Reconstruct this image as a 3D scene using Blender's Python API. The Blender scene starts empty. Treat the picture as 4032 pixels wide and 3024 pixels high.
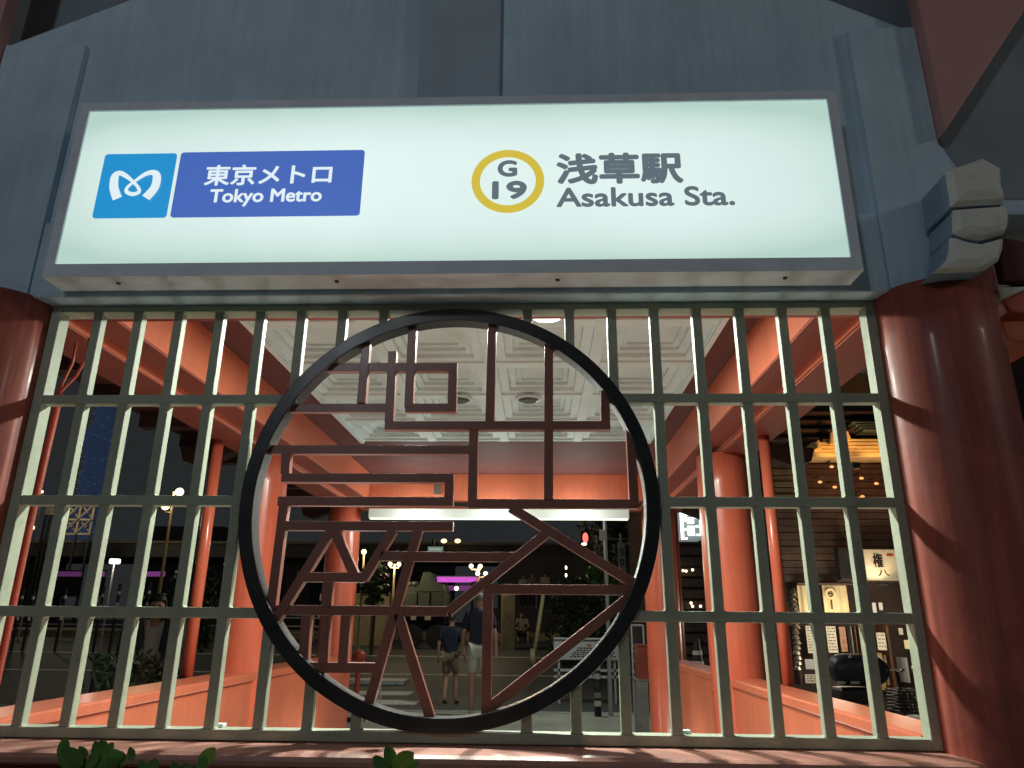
import bpy, bmesh, math, random
from mathutils import Vector, Matrix, noise
S = bpy.context.scene
C = S.collection
PI = math.pi
R = math.radians
random.seed(7)

# ------------------------------------------------------------------ camera
F = 2866.5
PITCH, YAW, ROLL = 0.31598, 0.03717, 0.00882
CAM = Vector((0.0, -2.4, 1.4))
fwd = Vector((-math.sin(YAW) * math.cos(PITCH), math.cos(YAW) * math.cos(PITCH), math.sin(PITCH)))
rgt0 = Vector((math.cos(YAW), math.sin(YAW), 0))
up0 = rgt0.cross(fwd)
rgt = rgt0 * math.cos(ROLL) + up0 * math.sin(ROLL)
upv = -rgt0 * math.sin(ROLL) + up0 * math.cos(ROLL)
cd = bpy.data.cameras.new('camera')
cam = bpy.data.objects.new('camera', cd)
C.objects.link(cam)
cam.matrix_world = Matrix(((rgt.x, upv.x, -fwd.x, CAM.x), (rgt.y, upv.y, -fwd.y, CAM.y), (rgt.z, upv.z, -fwd.z, CAM.z), (0, 0, 0, 1)))
cd.sensor_width = 36
cd.lens = 36 * F / 4032
cd.clip_start = 0.05
cd.clip_end = 900
S.camera = cam

# ------------------------------------------------------------------ night sky, exposure
W = bpy.data.worlds.new('World')
S.world = W
W.use_nodes = True
nt = W.node_tree
bg = nt.nodes['Background']
sky = nt.nodes.new('ShaderNodeTexSky')
sky.sky_type = 'NISHITA'
sky.sun_disc = False
sky.sun_elevation = R(-6)
sky.sun_rotation = R(200)
mx = nt.nodes.new('ShaderNodeMixRGB')
mx.blend_type = 'ADD'
mx.inputs[0].default_value = 1
mx.inputs[2].default_value = (0.185, 0.205, 0.215, 1)      # town glow over the night sky
nt.links.new(sky.outputs[0], mx.inputs[1])
nt.links.new(mx.outputs[0], bg.inputs[0])
bg.inputs[1].default_value = 0.1
S.view_settings.view_transform = 'Standard'
S.view_settings.look = 'None'
S.view_settings.exposure = 0
S.view_settings.gamma = 1
S.view_settings.use_curve_mapping = False


def at(x, y, Y):
    """point on the vertical plane Y=const seen at photo pixel x,y (4032 wide)"""
    d = fwd + rgt * ((x - 2016) / F) - upv * ((y - 1512) / F)
    return CAM + d * ((Y - CAM.y) / d.y)


# ------------------------------------------------------------------ materials
MATS = {}


def mat(name, col, rough=0.6, var=0.12, scale=6.0, bump=0.0, bscale=60.0, metal=0.0, coat=0.0, wear=None, wearamt=0.0, wscale=3.0, spec=0.5, streak=0.0):
    if name in MATS:
        return MATS[name]
    m = bpy.data.materials.new(name)
    m.use_nodes = True
    t = m.node_tree
    n, l = t.nodes, t.links
    b = n['Principled BSDF']
    tc = n.new('ShaderNodeTexCoord')
    nz = n.new('ShaderNodeTexNoise')
    nz.inputs['Scale'].default_value = scale
    nz.inputs['Detail'].default_value = 6
    l.new(tc.outputs['Object'], nz.inputs['Vector'])
    cr = n.new('ShaderNodeValToRGB')
    lo = [max(0, c * (1 - var)) for c in col]
    hi = [min(1, c * (1 + var)) for c in col]
    cr.color_ramp.elements[0].position = 0.3
    cr.color_ramp.elements[1].position = 0.7
    cr.color_ramp.elements[0].color = (*lo, 1)
    cr.color_ramp.elements[1].color = (*hi, 1)
    l.new(nz.outputs['Fac'], cr.inputs[0])
    out = cr.outputs[0]
    if wear:
        nw = n.new('ShaderNodeTexNoise')
        nw.inputs['Scale'].default_value = wscale
        nw.inputs['Detail'].default_value = 9
        nw.inputs['Roughness'].default_value = 0.7
        l.new(tc.outputs['Object'], nw.inputs['Vector'])
        rw = n.new('ShaderNodeValToRGB')
        rw.color_ramp.elements[0].position = 0.52
        rw.color_ramp.elements[1].position = 0.68
        rw.color_ramp.elements[0].color = (0, 0, 0, 1)
        rw.color_ramp.elements[1].color = (wearamt, wearamt, wearamt, 1)
        l.new(nw.outputs['Fac'], rw.inputs[0])
        mw = n.new('ShaderNodeMixRGB')
        mw.inputs[2].default_value = (*wear, 1)
        l.new(rw.outputs[0], mw.inputs[0])
        l.new(out, mw.inputs[1])
        out = mw.outputs[0]
    if streak:
        mp_ = n.new('ShaderNodeMapping')
        mp_.inputs['Scale'].default_value = (34, 34, 1.6)
        l.new(tc.outputs['Object'], mp_.inputs[0])
        ns = n.new('ShaderNodeTexNoise')
        ns.inputs['Scale'].default_value = 1.0
        ns.inputs['Detail'].default_value = 7
        ns.inputs['Roughness'].default_value = 0.65
        l.new(mp_.outputs[0], ns.inputs['Vector'])
        rs = n.new('ShaderNodeValToRGB')
        rs.color_ramp.elements[0].position = 0.40
        rs.color_ramp.elements[1].position = 0.62
        rs.color_ramp.elements[0].color = (1 - streak, 1 - streak, 1 - streak, 1)
        rs.color_ramp.elements[1].color = (1, 1, 1, 1)
        l.new(ns.outputs['Fac'], rs.inputs[0])
        ms = n.new('ShaderNodeMixRGB')
        ms.blend_type = 'MULTIPLY'
        ms.inputs[0].default_value = 1
        l.new(out, ms.inputs[1])
        l.new(rs.outputs[0], ms.inputs[2])
        out = ms.outputs[0]
    l.new(out, b.inputs['Base Color'])
    b.inputs['Metallic'].default_value = metal
    b.inputs['Coat Weight'].default_value = coat
    b.inputs['Coat Roughness'].default_value = 0.15
    b.inputs['Specular IOR Level'].default_value = spec
    nr = n.new('ShaderNodeMapRange')
    nr.inputs['To Min'].default_value = max(0.03, rough - 0.08)
    nr.inputs['To Max'].default_value = min(1, rough + 0.1)
    l.new(nz.outputs['Fac'], nr.inputs['Value'])
    l.new(nr.outputs[0], b.inputs['Roughness'])
    if bump:
        nb = n.new('ShaderNodeTexNoise')
        nb.inputs['Scale'].default_value = bscale
        nb.inputs['Detail'].default_value = 4
        l.new(tc.outputs['Object'], nb.inputs['Vector'])
        bp = n.new('ShaderNodeBump')
        bp.inputs['Strength'].default_value = bump
        bp.inputs['Distance'].default_value = 0.01
        l.new(nb.outputs['Fac'], bp.inputs['Height'])
        l.new(bp.outputs[0], b.inputs['Normal'])
    MATS[name] = m
    return m


def emat(name, col, k=1.0, base=(0.02, 0.02, 0.02), rough=0.4):
    if name in MATS:
        return MATS[name]
    m = bpy.data.materials.new(name)
    m.use_nodes = True
    b = m.node_tree.nodes['Principled BSDF']
    b.inputs['Base Color'].default_value = (*base, 1)
    b.inputs['Roughness'].default_value = rough
    b.inputs['Emission Color'].default_value = (*col, 1)
    b.inputs['Emission Strength'].default_value = k
    MATS[name] = m
    return m


ORANGE = mat('vermilion_paint', (0.58, 0.150, 0.075), 0.36, 0.08, 3, 0.10, 25, coat=0.12, wear=(0.5, 0.16, 0.09), wearamt=0.35, wscale=5, streak=0.12)
ORANGEC = mat('vermilion_column_paint', (0.60, 0.13, 0.070), 0.30, 0.07, 2.5, 0.06, 14, coat=0.25, wear=(0.5, 0.15, 0.1), wearamt=0.3, wscale=4, streak=0.14)
FRONTC = mat('shaded_worn_lacquer', (0.44, 0.105, 0.075), 0.5, 0.2, 2.2, 0.18, 16, coat=0.10, wear=(0.20, 0.05, 0.035), wearamt=0.6, wscale=3, streak=0.28)  # vermilion darkened for the shaded column fronts; mottling and streaks are wear
REDBROWN = mat('aged_red_paint', (0.30, 0.055, 0.035), 0.4, 0.18, 5, 0.2, 50, wear=(0.12, 0.03, 0.02), wearamt=0.5)
SILL = mat('pale_red_sill', (0.52, 0.24, 0.19), 0.45, 0.12, 14, 0.2, 70, coat=.2, wear=(0.40, 0.18, 0.14), wearamt=0.6, wscale=9)
GREEN = mat('pale_green_lattice_paint', (0.37, 0.41, 0.315), 0.5, 0.1, 9, 0.15, 80, wear=(0.22, 0.24, 0.16), wearamt=0.45, wscale=12)
STROKE = mat('brown_red_metal', (0.32, 0.13, 0.10), 0.33, 0.1, 8, 0.05, 60)
BLACK = mat('black_ring_paint', (0.022, 0.024, 0.026), 0.32, 0.2, 8, 0.05, 60)
STEEL = mat('glare_blue_steel', (0.78, 0.85, 0.95), 0.5, 0.07, 12, 0.03, 90, metal=0.0)  # bluish tint holds the glare on the sign housing
GLAREBLUE = mat('glare_blue_board', (0.60, 0.77, 0.92), 0.5, 0.12, 2.2, 0.15, 30, wear=(0.50, 0.66, 0.80), wearamt=0.5, streak=0.10)  # blue-grey colour stands in for the glare around the sign
GLAREDARK = mat('dark_glare_board', (0.26, 0.31, 0.36), 0.6, 0.12, 3, 0.15, 30)  # darker blue-grey, same glare put into the colour
POST = mat('glare_blue_post', (0.44, 0.55, 0.64), 0.5, 0.1, 3, 0.12, 30)  # post tinted with the blue of the glare
BARGE = mat('dusty_red_board', (0.62, 0.32, 0.30), 0.55, 0.1, 3, 0.15, 40)
CREAM = mat('cream_coffer_paint', (0.66, 0.80, 0.82), 0.6, 0.06, 5, 0.12, 50, wear=(0.57, 0.62, 0.58), wearamt=0.35)
PLASTER = mat('white_nose_paint', (0.78, 0.78, 0.72), 0.6, 0.08, 8, 0.2, 40, wear=(0.5, 0.5, 0.46), wearamt=0.6, wscale=8)
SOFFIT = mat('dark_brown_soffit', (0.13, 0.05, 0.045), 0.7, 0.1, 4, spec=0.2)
UNDER = mat('underside_shade', (0.28, 0.075, 0.055), 0.6, 0.1, 4, spec=0.3)  # shade of the orange beam undersides painted as dark maroon
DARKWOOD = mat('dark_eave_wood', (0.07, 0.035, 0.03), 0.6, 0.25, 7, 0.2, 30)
ASPHALT = mat('asphalt', (0.048, 0.054, 0.052), 0.7, 0.25, 0.8, 0.4, 90, wear=(0.09, 0.09, 0.075), wearamt=0.5, wscale=0.5)
PAVE = mat('pavement_slabs', (0.27, 0.28, 0.23), 0.65, 0.2, 1.6, 0.3, 60, wear=(0.09, 0.09, 0.08), wearamt=0.5, wscale=1.2)
KERB = mat('kerb_concrete', (0.25, 0.25, 0.23), 0.75, 0.15, 5, 0.3, 50)
PAINTW = mat('road_paint', (0.62, 0.63, 0.6), 0.6, 0.15, 9, wear=(0.2, 0.2, 0.19), wearamt=0.8, wscale=7)
GREYM = mat('galvanised_grey', (0.42, 0.43, 0.44), 0.45, 0.1, 9, metal=0.2)
DARK = mat('near_black', (0.018, 0.018, 0.019), 0.5, 0.3, 7)
DARKBLUE = mat('dark_blue_cover', (0.022, 0.027, 0.04), 0.45, 0.3, 5, 0.5, 12)
LEAF = mat('leaf_green', (0.09, 0.20, 0.045), 0.45, 0.5, 9)
LEAFY = mat('young_leaf', (0.22, 0.30, 0.04), 0.4, 0.3, 9)
LEAFM = mat('mid_leaf', (0.12, 0.22, 0.06), 0.42, 0.4, 14)
LEAFD = mat('dark_leaf', (0.03, 0.05, 0.02), 0.55, 0.5, 3)
SKIN = mat('skin', (0.42, 0.24, 0.17), 0.5, 0.08, 20)
HAIRD = mat('dark_hair', (0.02, 0.016, 0.014), 0.5, 0.3, 60)
HAIRG = mat('grey_hair', (0.16, 0.15, 0.135), 0.6, 0.3, 60)
NAVY = mat('navy_cloth', (0.018, 0.024, 0.042), 0.8, 0.25, 12, 0.3, 60)
WHITEC = mat('off_white_cloth', (0.5, 0.5, 0.44), 0.8, 0.12, 9, 0.3, 40)
BEIGEC = mat('khaki_cloth', (0.22, 0.16, 0.11), 0.8, 0.15, 9, 0.3, 40)
GREYC = mat('grey_cloth', (0.22, 0.23, 0.22), 0.8, 0.2, 9, 0.3, 40)
BLACKC = mat('black_cloth', (0.02, 0.02, 0.022), 0.8, 0.25, 9, 0.3, 40)
SHOE = mat('white_shoe', (0.6, 0.6, 0.58), 0.5, 0.1, 9)
BROWNW = mat('brown_timber', (0.10, 0.045, 0.022), 0.5, 0.3, 6, 0.3, 30, wear=(0.08, 0.04, 0.02), wearamt=0.6)
SLATW = mat('dark_slat_timber', (0.085, 0.055, 0.042), 0.6, 0.35, 7, 0.3, 30)
TANW = mat('weathered_tan_boards', (0.17, 0.13, 0.075), 0.6, 0.25, 7, 0.3, 30)
TILE = mat('glazed_roof_tile', (0.85, 0.58, 0.28), 0.4, 0.12, 6)
TILEG = mat('grey_roof_tile', (0.13, 0.15, 0.15), 0.5, 0.2, 6)
PAPER = mat('paper', (0.55, 0.52, 0.42), 0.7, 0.1, 12, wear=(0.3, 0.25, 0.17), wearamt=0.5, wscale=20)
NOREN = mat('cream_cloth', (0.5, 0.42, 0.26), 0.8, 0.12, 7)
YELPOLE = mat('yellow_pole_paint', (0.42, 0.33, 0.16), 0.5, 0.15, 7)
METALORN = mat('polished_ornament', (0.55, 0.5, 0.42), 0.2, 0.1, 9, metal=0.9)
GREENBOX = mat('grey_green_steel', (0.065, 0.08, 0.062), 0.5, 0.15, 5)
TAN = mat('tan_concrete', (0.26, 0.22, 0.14), 0.7, 0.2, 3)
INK = mat('ink_black', (0.012, 0.011, 0.01), 0.5, 0.1, 5)
REDINK = mat('red_ink', (0.4, 0.05, 0.03), 0.5, 0.1, 5)
BARK = mat('bark', (0.06, 0.05, 0.035), 0.8, 0.3, 9, 0.4, 30)
BLUELIT = emat('blue_tower_glow', (0.012, 0.021, 0.046), 1.0)
BEIGETILE = mat('mottled_stone_panel', (0.42, 0.36, 0.34), 0.7, 0.5, 60, 0.3, 80)
REDP = mat('red_plastic', (0.45, 0.06, 0.03), 0.35, 0.1, 6)


# ------------------------------------------------------------------ mesh helpers
class MB:
    def __init__(s):
        s.v = []
        s.f = []

    def add(s, vs, fs):
        k = len(s.v)
        s.v += [tuple(v) for v in vs]
        s.f += [tuple(i + k for i in f) for f in fs]
        return s

    def box(s, x0, x1, y0, y1, z0, z1):
        return s.add([(x0, y0, z0), (x1, y0, z0), (x1, y1, z0), (x0, y1, z0), (x0, y0, z1), (x1, y0, z1), (x1, y1, z1), (x0, y1, z1)],
                     [(3, 2, 1, 0), (4, 5, 6, 7), (0, 1, 5, 4), (1, 2, 6, 5), (2, 3, 7, 6), (3, 0, 4, 7)])

    def prism(s, pts, y0, y1):
        """polygon in x,z (counter-clockwise seen from -y) pushed from y0 to y1"""
        n = len(pts)
        vs = [(p[0], y0, p[1]) for p in pts] + [(p[0], y1, p[1]) for p in pts]
        fs = [tuple(range(n)), tuple(range(2 * n - 1, n - 1, -1))]
        for i in range(n):
            j = (i + 1) % n
            fs.append((j, i, n + i, n + j))
        return s.add(vs, fs)

    def tube(s, path, r, n=10, caps=True):
        path = [Vector(p) for p in path]
        rs = r if isinstance(r, (list, tuple)) else [r] * len(path)
        vs = []
        fs = []
        ref = None
        for i, p in enumerate(path):
            d = (path[min(i + 1, len(path) - 1)] - path[max(i - 1, 0)]).normalized()
            if ref is None:
                ref = Vector((1, 0, 0)) if abs(d.x) < 0.9 else Vector((0, 1, 0))
            a = (ref - d * ref.dot(d)).normalized()
            b = d.cross(a)
            ref = a
            for k in range(n):
                t = 2 * PI * k / n
                vs.append(p + (a * math.cos(t) + b * math.sin(t)) * rs[i])
        for i in range(len(path) - 1):
            for k in range(n):
                k2 = (k + 1) % n
                fs.append((i * n + k, i * n + k2, (i + 1) * n + k2, (i + 1) * n + k))
        if caps:
            fs.append(tuple(range(n - 1, -1, -1)))
            fs.append(tuple((len(path) - 1) * n + k for k in range(n)))
        return s.add(vs, fs)

    def sphere(s, c, r, n=12, m=8, sc=(1, 1, 1)):
        c = Vector(c)
        vs = []
        for i in range(m + 1):
            ph = PI * i / m
            for k in range(n):
                t = 2 * PI * k / n
                vs.append((c.x + r * sc[0] * math.sin(ph) * math.cos(t), c.y + r * sc[1] * math.sin(ph) * math.sin(t), c.z + r * sc[2] * math.cos(ph)))
        fs = []
        for i in range(m):
            for k in range(n):
                k2 = (k + 1) % n
                fs.append((i * n + k, (i + 1) * n + k, (i + 1) * n + k2, i * n + k2))
        return s.add(vs, fs)

    def disc(s, c, r, y0, y1, n=32):
        return s.prism([(c[0] + r * math.cos(2 * PI * k / n), c[1] + r * math.sin(2 * PI * k / n)) for k in range(n)], y0, y1)

    def annulus(s, c, r0, r1, y0, y1, n=96, a0=0, a1=2 * PI):
        full = abs(a1 - a0 - 2 * PI) < 1e-6
        N = n if full else n + 1
        vs = []
        for k in range(N):
            t = a0 + (a1 - a0) * k / n
            for r, y in ((r0, y0), (r1, y0), (r1, y1), (r0, y1)):
                vs.append((c[0] + r * math.cos(t), y, c[1] + r * math.sin(t)))
        fs = []
        for k in range(n):
            a = 4 * k
            b = 4 * ((k + 1) % N)
            fs += [(a, b, b + 1, a + 1), (a + 1, b + 1, b + 2, a + 2), (a + 2, b + 2, b + 3, a + 3), (a + 3, b + 3, b, a)]
        return s.add(vs, fs)

    def build(s, name, m, parent=None, bevel=0.0, smooth=False, segs=2, fix=True):
        me = bpy.data.meshes.new(name)
        me.from_pydata(s.v, [], s.f)
        if fix:
            bm = bmesh.new()
            bm.from_mesh(me)
            bmesh.ops.remove_doubles(bm, verts=bm.verts, dist=1e-6)
            bmesh.ops.recalc_face_normals(bm, faces=bm.faces)
            if bevel:
                es = [e for e in bm.edges if len(e.link_faces) == 2 and e.calc_face_angle(0) > 0.6]
                bmesh.ops.bevel(bm, geom=es, offset=bevel, segments=segs, profile=0.6, affect='EDGES', clamp_overlap=True)
            bm.to_mesh(me)
            bm.free()
        if smooth:
            for p in me.polygons:
                p.use_smooth = True
        me.materials.append(m)
        o = bpy.data.objects.new(name, me)
        C.objects.link(o)
        if parent:
            o.parent = parent
        return o


def bx(name, m, parent, x0, x1, y0, y1, z0, z1, bevel=0.0):
    return MB().box(x0, x1, y0, y1, z0, z1).build(name, m, parent, bevel)


def thing(name, label, cat, loc=(0, 0, 0), rz=0, group=None):
    o = bpy.data.objects.new(name, None)
    C.objects.link(o)
    o.location = loc
    o.rotation_euler = (0, 0, rz)
    o['label'] = label
    o['category'] = cat
    if group:
        o['group'] = group
    o.empty_display_size = 0.1
    return o


def tag(o, label, cat, group=None):
    o['label'] = label
    o['category'] = cat
    if group:
        o['group'] = group
    return o


def structure(o):
    o['kind'] = 'structure'
    return o


def copy_tree(o, parent=None):
    c = o.copy()
    C.objects.link(c)
    if parent:
        c.parent = parent
    for ch in [k for k in CH.get(o.name, o.children)]:
        copy_tree(ch, c)
    return c


CH = {}


def lamp(name, kind, loc, power, col, parent=None, size=0.1, rot=None, spot=None):
    d = bpy.data.lights.new(name, kind)
    d.energy = power
    d.color = col
    if kind == 'AREA':
        d.shape = 'DISK'
        d.size = size
    else:
        d.shadow_soft_size = size
    if kind == 'SPOT':
        d.spot_size = spot or R(120)
        d.spot_blend = 0.5
    o = bpy.data.objects.new(name, d)
    C.objects.link(o)
    o.location = loc
    if rot:
        o.rotation_euler = rot
    if parent:
        o.parent = parent
    return o


def text(name, body, m, parent, x0, x1, z0, z1, y, weight=0.02, th=0.0015, right=None):
    c = bpy.data.curves.new(name, 'FONT')
    c.body = body
    c.offset = 0
    c.resolution_u = 6
    tmp = bpy.data.objects.new(name, c)
    C.objects.link(tmp)
    bpy.context.view_layer.update()
    dg = bpy.context.evaluated_depsgraph_get()
    me = bpy.data.meshes.new_from_object(tmp.evaluated_get(dg))
    bpy.data.objects.remove(tmp)
    xs = [v.co.x for v in me.vertices]
    ys = [v.co.y for v in me.vertices]
    ax, bx_, ay, by = min(xs), max(xs), min(ys), max(ys)
    base = []
    e = weight * 0.5 * (z1 - z0)
    for v in me.vertices:
        base.append((x0 + e + (v.co.x - ax) / (bx_ - ax) * (x1 - x0 - 2 * e), z0 + e + (v.co.y - ay) / (by - ay) * (z1 - z0 - 2 * e)))
    polys = [tuple(p.vertices) for p in me.polygons]
    vs, fs = [], []
    shifts = [(0, 0)] + [(math.cos(k * PI / 4) * e, math.sin(k * PI / 4) * e) for k in range(8)] if weight > 0 else [(0, 0)]
    for k, (dx, dz) in enumerate(shifts):
        b0_ = len(vs)
        vs += [(q[0] + dx, y - 0.00008 * k, q[1] + dz) for q in base]
        fs += [tuple(i + b0_ for i in p) for p in polys]
    me = bpy.data.meshes.new(name)
    me.from_pydata(vs, [], fs)
    me.materials.clear()
    me.materials.append(m)
    for p in me.polygons:
        p.material_index = 0
    o = bpy.data.objects.new(name, me)
    C.objects.link(o)
    if parent:
        o.parent = parent
    return o


def leaves(mb, c, rad, n, size, seed=0, flat=0.0):
    rn = random.Random(seed)
    for _ in range(n):
        while True:
            p = Vector((rn.uniform(-1, 1), rn.uniform(-1, 1), rn.uniform(-1, 1)))
            if p.length < 1 and noise.noise(p * 2.2 + Vector((seed, 0, 0))) > -0.12:
                break
        p = Vector((p.x * rad[0], p.y * rad[1], p.z * rad[2])) + Vector(c)
        d = Vector((rn.gauss(0, 1), rn.gauss(0, 1), rn.gauss(0, 1) + flat)).normalized()
        e = d.orthogonal().normalized()
        e = (Matrix.Rotation(rn.uniform(0, 6.28), 3, d) @ e)
        g = d.cross(e)
        s = size * rn.uniform(0.6, 1.3)
        mb.add([p - e * s, p + g * s * 0.42 - d * s * 0.1, p + e * s, p - g * s * 0.42 - d * s * 0.1], [(0, 1, 2, 3)])
    return mb


# ------------------------------------------------------------------ ground
def gz(y):
    if y < 15:
        return -0.12
    if y < 29:
        return -0.12 + 0.95 * (y - 15) / 14
    return 0.83


gm = MB()
ys = [-60, -20, 0, 10, 14, 15, 18, 21, 25, 29, 33, 45, 80, 200, 500]
xs = [-400, -100, -40, -20, -10, 0, 10, 20, 40, 100, 400]
gm.add([(x, y, gz(y)) for y in ys for x in xs],
       [(j * 11 + i, j * 11 + i + 1, (j + 1) * 11 + i + 1, (j + 1) * 11 + i) for j in range(len(ys) - 1) for i in range(10)])
structure(gm.build('road', ASPHALT))
structure(MB().box(-30, 30, -14, 10.45, -0.4, 0.0).build('pavement', PAVE, None, 0.02))
structure(MB().box(-30, 30, 10.452, 10.62, -0.3, 0.012).build('kerb', KERB, None, 0.015))
far_p = MB().box(-60, 40, 27.2, 33.0, 0.3, 0.97)
structure(far_p.build('far_pavement', TAN, None, 0.02))
lm = MB()
for k in range(4):
    y0 = 10.9 + k * 1.75
    lm.box(-7.5, -1.95 - k * 0.42, y0, y0 + 0.8, -0.14, gz(y0 + 0.8) + 0.006 + (0.03 if y0 > 14.4 else 0))
structure(lm.build('crosswalk_marking', PAINTW))
l2 = MB()
l2.add([(-30, 18.0, gz(18) + .006), (30, 17.6, gz(17.6) + .006), (30, 17.75, gz(17.75) + .006), (-30, 18.15, gz(18.15) + .006)], [(0, 1, 2, 3)])
l2.add([(-30, 22.0, gz(22) + .006), (30, 21.6, gz(21.6) + .006), (30, 21.75, gz(21.75) + .006), (-30, 22.15, gz(22.15) + .006)], [(0, 1, 2, 3)])
structure(l2.build('lane_marking', PAINTW))

# ------------------------------------------------------------------ station entrance building
ST = thing('station_entrance', 'vermilion temple-style station entrance with columns, low walls and coffered ceiling', 'building')


def column(x, y, r, z0, z1, m=None):
    return MB().tube([(x, y, z0), (x, y, z0 + 0.3), (x, y, (z0 + z1) / 2), (x, y, z1 - 0.2), (x, y, z1)], [r, r, r, r * 0.985, r * 0.97], 48).build('column', m or ORANGEC, ST, smooth=False)


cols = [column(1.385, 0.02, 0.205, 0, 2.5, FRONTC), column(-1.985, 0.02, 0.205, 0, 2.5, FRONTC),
        column(1.27, 2.62, 0.172, 0, 2.503), column(-1.945, 2.62, 0.178, 0, 2.503),
        column(1.20, 5.0, 0.165, 0, 2.503), column(-1.965, 5.0, 0.165, 0, 2.503)]
for c in cols:
    for p in c.data.polygons:
        p.use_smooth = len(p.vertices) == 4
# moulded ring joint low on each inner column
for x, y, r in ((1.27, 2.62, 0.178), (-1.945, 2.62, 0.184)):
    MB().tube([(x, y, 1.0), (x, y, 1.012)], r, 48).build('column_band', ORANGEC, ST)

# low walls
bx('low_wall', ORANGE, ST, -2.0, -1.81, 0.12, 5.0, 0, 1.03, 0.008)
bx('low_wall', ORANGE, ST, 1.195, 1.35, 0.12, 5.0, 0, 1.03, 0.008)
bx('wall_cap', ORANGE, ST, -2.03, -1.795, 0.12, 5.0, 1.032, 1.08, 0.01)
bx('wall_cap', ORANGE, ST, 1.18, 1.372, 0.12, 5.0, 1.032, 1.08, 0.01)
bx('front_wall', REDBROWN, ST, -1.785, 1.19, -0.13, 0.115, 0, 0.998, 0.006)
# sill with rounded nose, ends rounded off
sl = MB()
prof = [(0.118, 1.000), (0.118, 1.050), (-0.10, 1.048), (-0.155, 1.045), (-0.172, 1.038), (-0.178, 1.027), (-0.174, 1.014), (-0.155, 1.004)]
xs_ = [-1.785, -1.6, 1.10, 1.19, 1.225, 1.24]
sh = [1, 1, 1, 0.97, 0.8, 0.45]
vs = []
for x, k in zip(xs_, sh):
    for (py, pz) in prof:
        if x < 1.19:
            vs.append((x, py, pz))
        else:
            vs.append((x, -0.03 + (py + 0.03) * k if py < -0.03 else py * k, 1.017 + (pz - 1.017) * k))
n = len(prof)
fs = [(i * n + j, i * n + (j + 1) % n, (i + 1) * n + (j + 1) % n, (i + 1) * n + j) for i in range(len(xs_) - 1) for j in range(n)]
fs += [tuple(range(n)), tuple((len(xs_) - 1) * n + j for j in range(n - 1, -1, -1))]
sl.add(vs, fs).build('sill', SILL, ST)

# header above the lattice, gable boards
bx('header_beam', GLAREBLUE, ST, -1.83, 1.215, -0.075, 0.13, 2.492, 2.80, 0.01)
GLAREDEEP = mat('dark_blue_glare_paint', (0.30, 0.40, 0.54), 0.5, 0.12, 2.2, 0.15, 30, wear=(0.2, 0.26, 0.36), wearamt=0.6)  # dark blue holds glare over the column tops, also paints bracket sides
bx('added_column_top_block', REDBROWN, ST, 1.4735, 1.60, -0.048, 0.24, 2.501, 3.25, 0.004)
bx('added_column_top_block', GLAREBLUE, ST, 1.217, 1.472, -0.080, 0.129, 2.50, 3.62, 0.003)  # added blocks in glare blue where the columns would run on up
bx('added_column_top_block', GLAREBLUE, ST, -2.165, -1.832, -0.080, 0.129, 2.50, 3.62, 0.003)
bx('added_column_top_block', GLAREDEEP, ST, -2.35, -2.167, -0.135, 0.24, 2.501, 3.03, 0.004)
bx('header_beam', REDBROWN, ST, -1.80, 1.20, 0.132, 0.17, 2.500, 2.95, 0.004)
arch = [(-2.35, 2.60), (1.78, 2.60), (1.78, 3.50)]
top = [(1.47, 3.635), (1.12, 3.83), (0.7, 4.02), (0.2, 4.16), (-0.3, 4.2), (-0.8, 4.16), (-1.3, 4.04), (-1.62, 3.92), (-2.18, 3.65)]
MB().prism([(-2.35, 2.802), (1.78, 2.802), (1.78, 3.47)] + top + [(-2.35, 3.55)], -0.05, 0.128).build('gable_beam', GLAREBLUE, ST, 0.012)
bx('gable_panel', GLAREDARK, ST, -2.3, 1.75, 0.13, 0.16, 3.3, 5.0)
bx('gable_post', POST, ST, -0.465, -0.145, -0.085, -0.052, 2.804, 4.9, 0.006)
MB().prism([(1.475, 3.10), (1.98, 3.80), (2.6, 4.75), (1.475, 4.75)], -0.13, -0.06).build('bargeboard', BARGE, ST, 0.006)
MB().prism([(-2.17, 3.05), (-2.17, 4.75), (-3.2, 4.75), (-2.66, 3.80)], -0.13, -0.06).build('bargeboard', BARGE, ST, 0.006)
MB().prism([(1.60, 2.86), (3.4, 2.86), (3.4, 4.9), (2.2, 4.9), (1.49, 3.12)], -0.055, 0.9).build('side_eave', GLAREDARK, ST, 0.01)
MB().prism([(-2.30, 2.86), (-2.12, 3.12), (-3.3, 4.9), (-4.2, 4.9), (-4.2, 2.86)], -0.055, 0.9).build('side_eave', GLAREDARK, ST, 0.01)
# roof over everything
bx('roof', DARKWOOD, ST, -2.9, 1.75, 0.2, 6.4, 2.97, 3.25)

# carved white nose bracket on the right front column (three stacked lobes)
P = [(3718, 677), (3865, 624), (3938, 662), (3942, 735), (3955, 775), (3955, 806), (3738, 818), (3733, 760), (3728, 745)]


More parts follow.
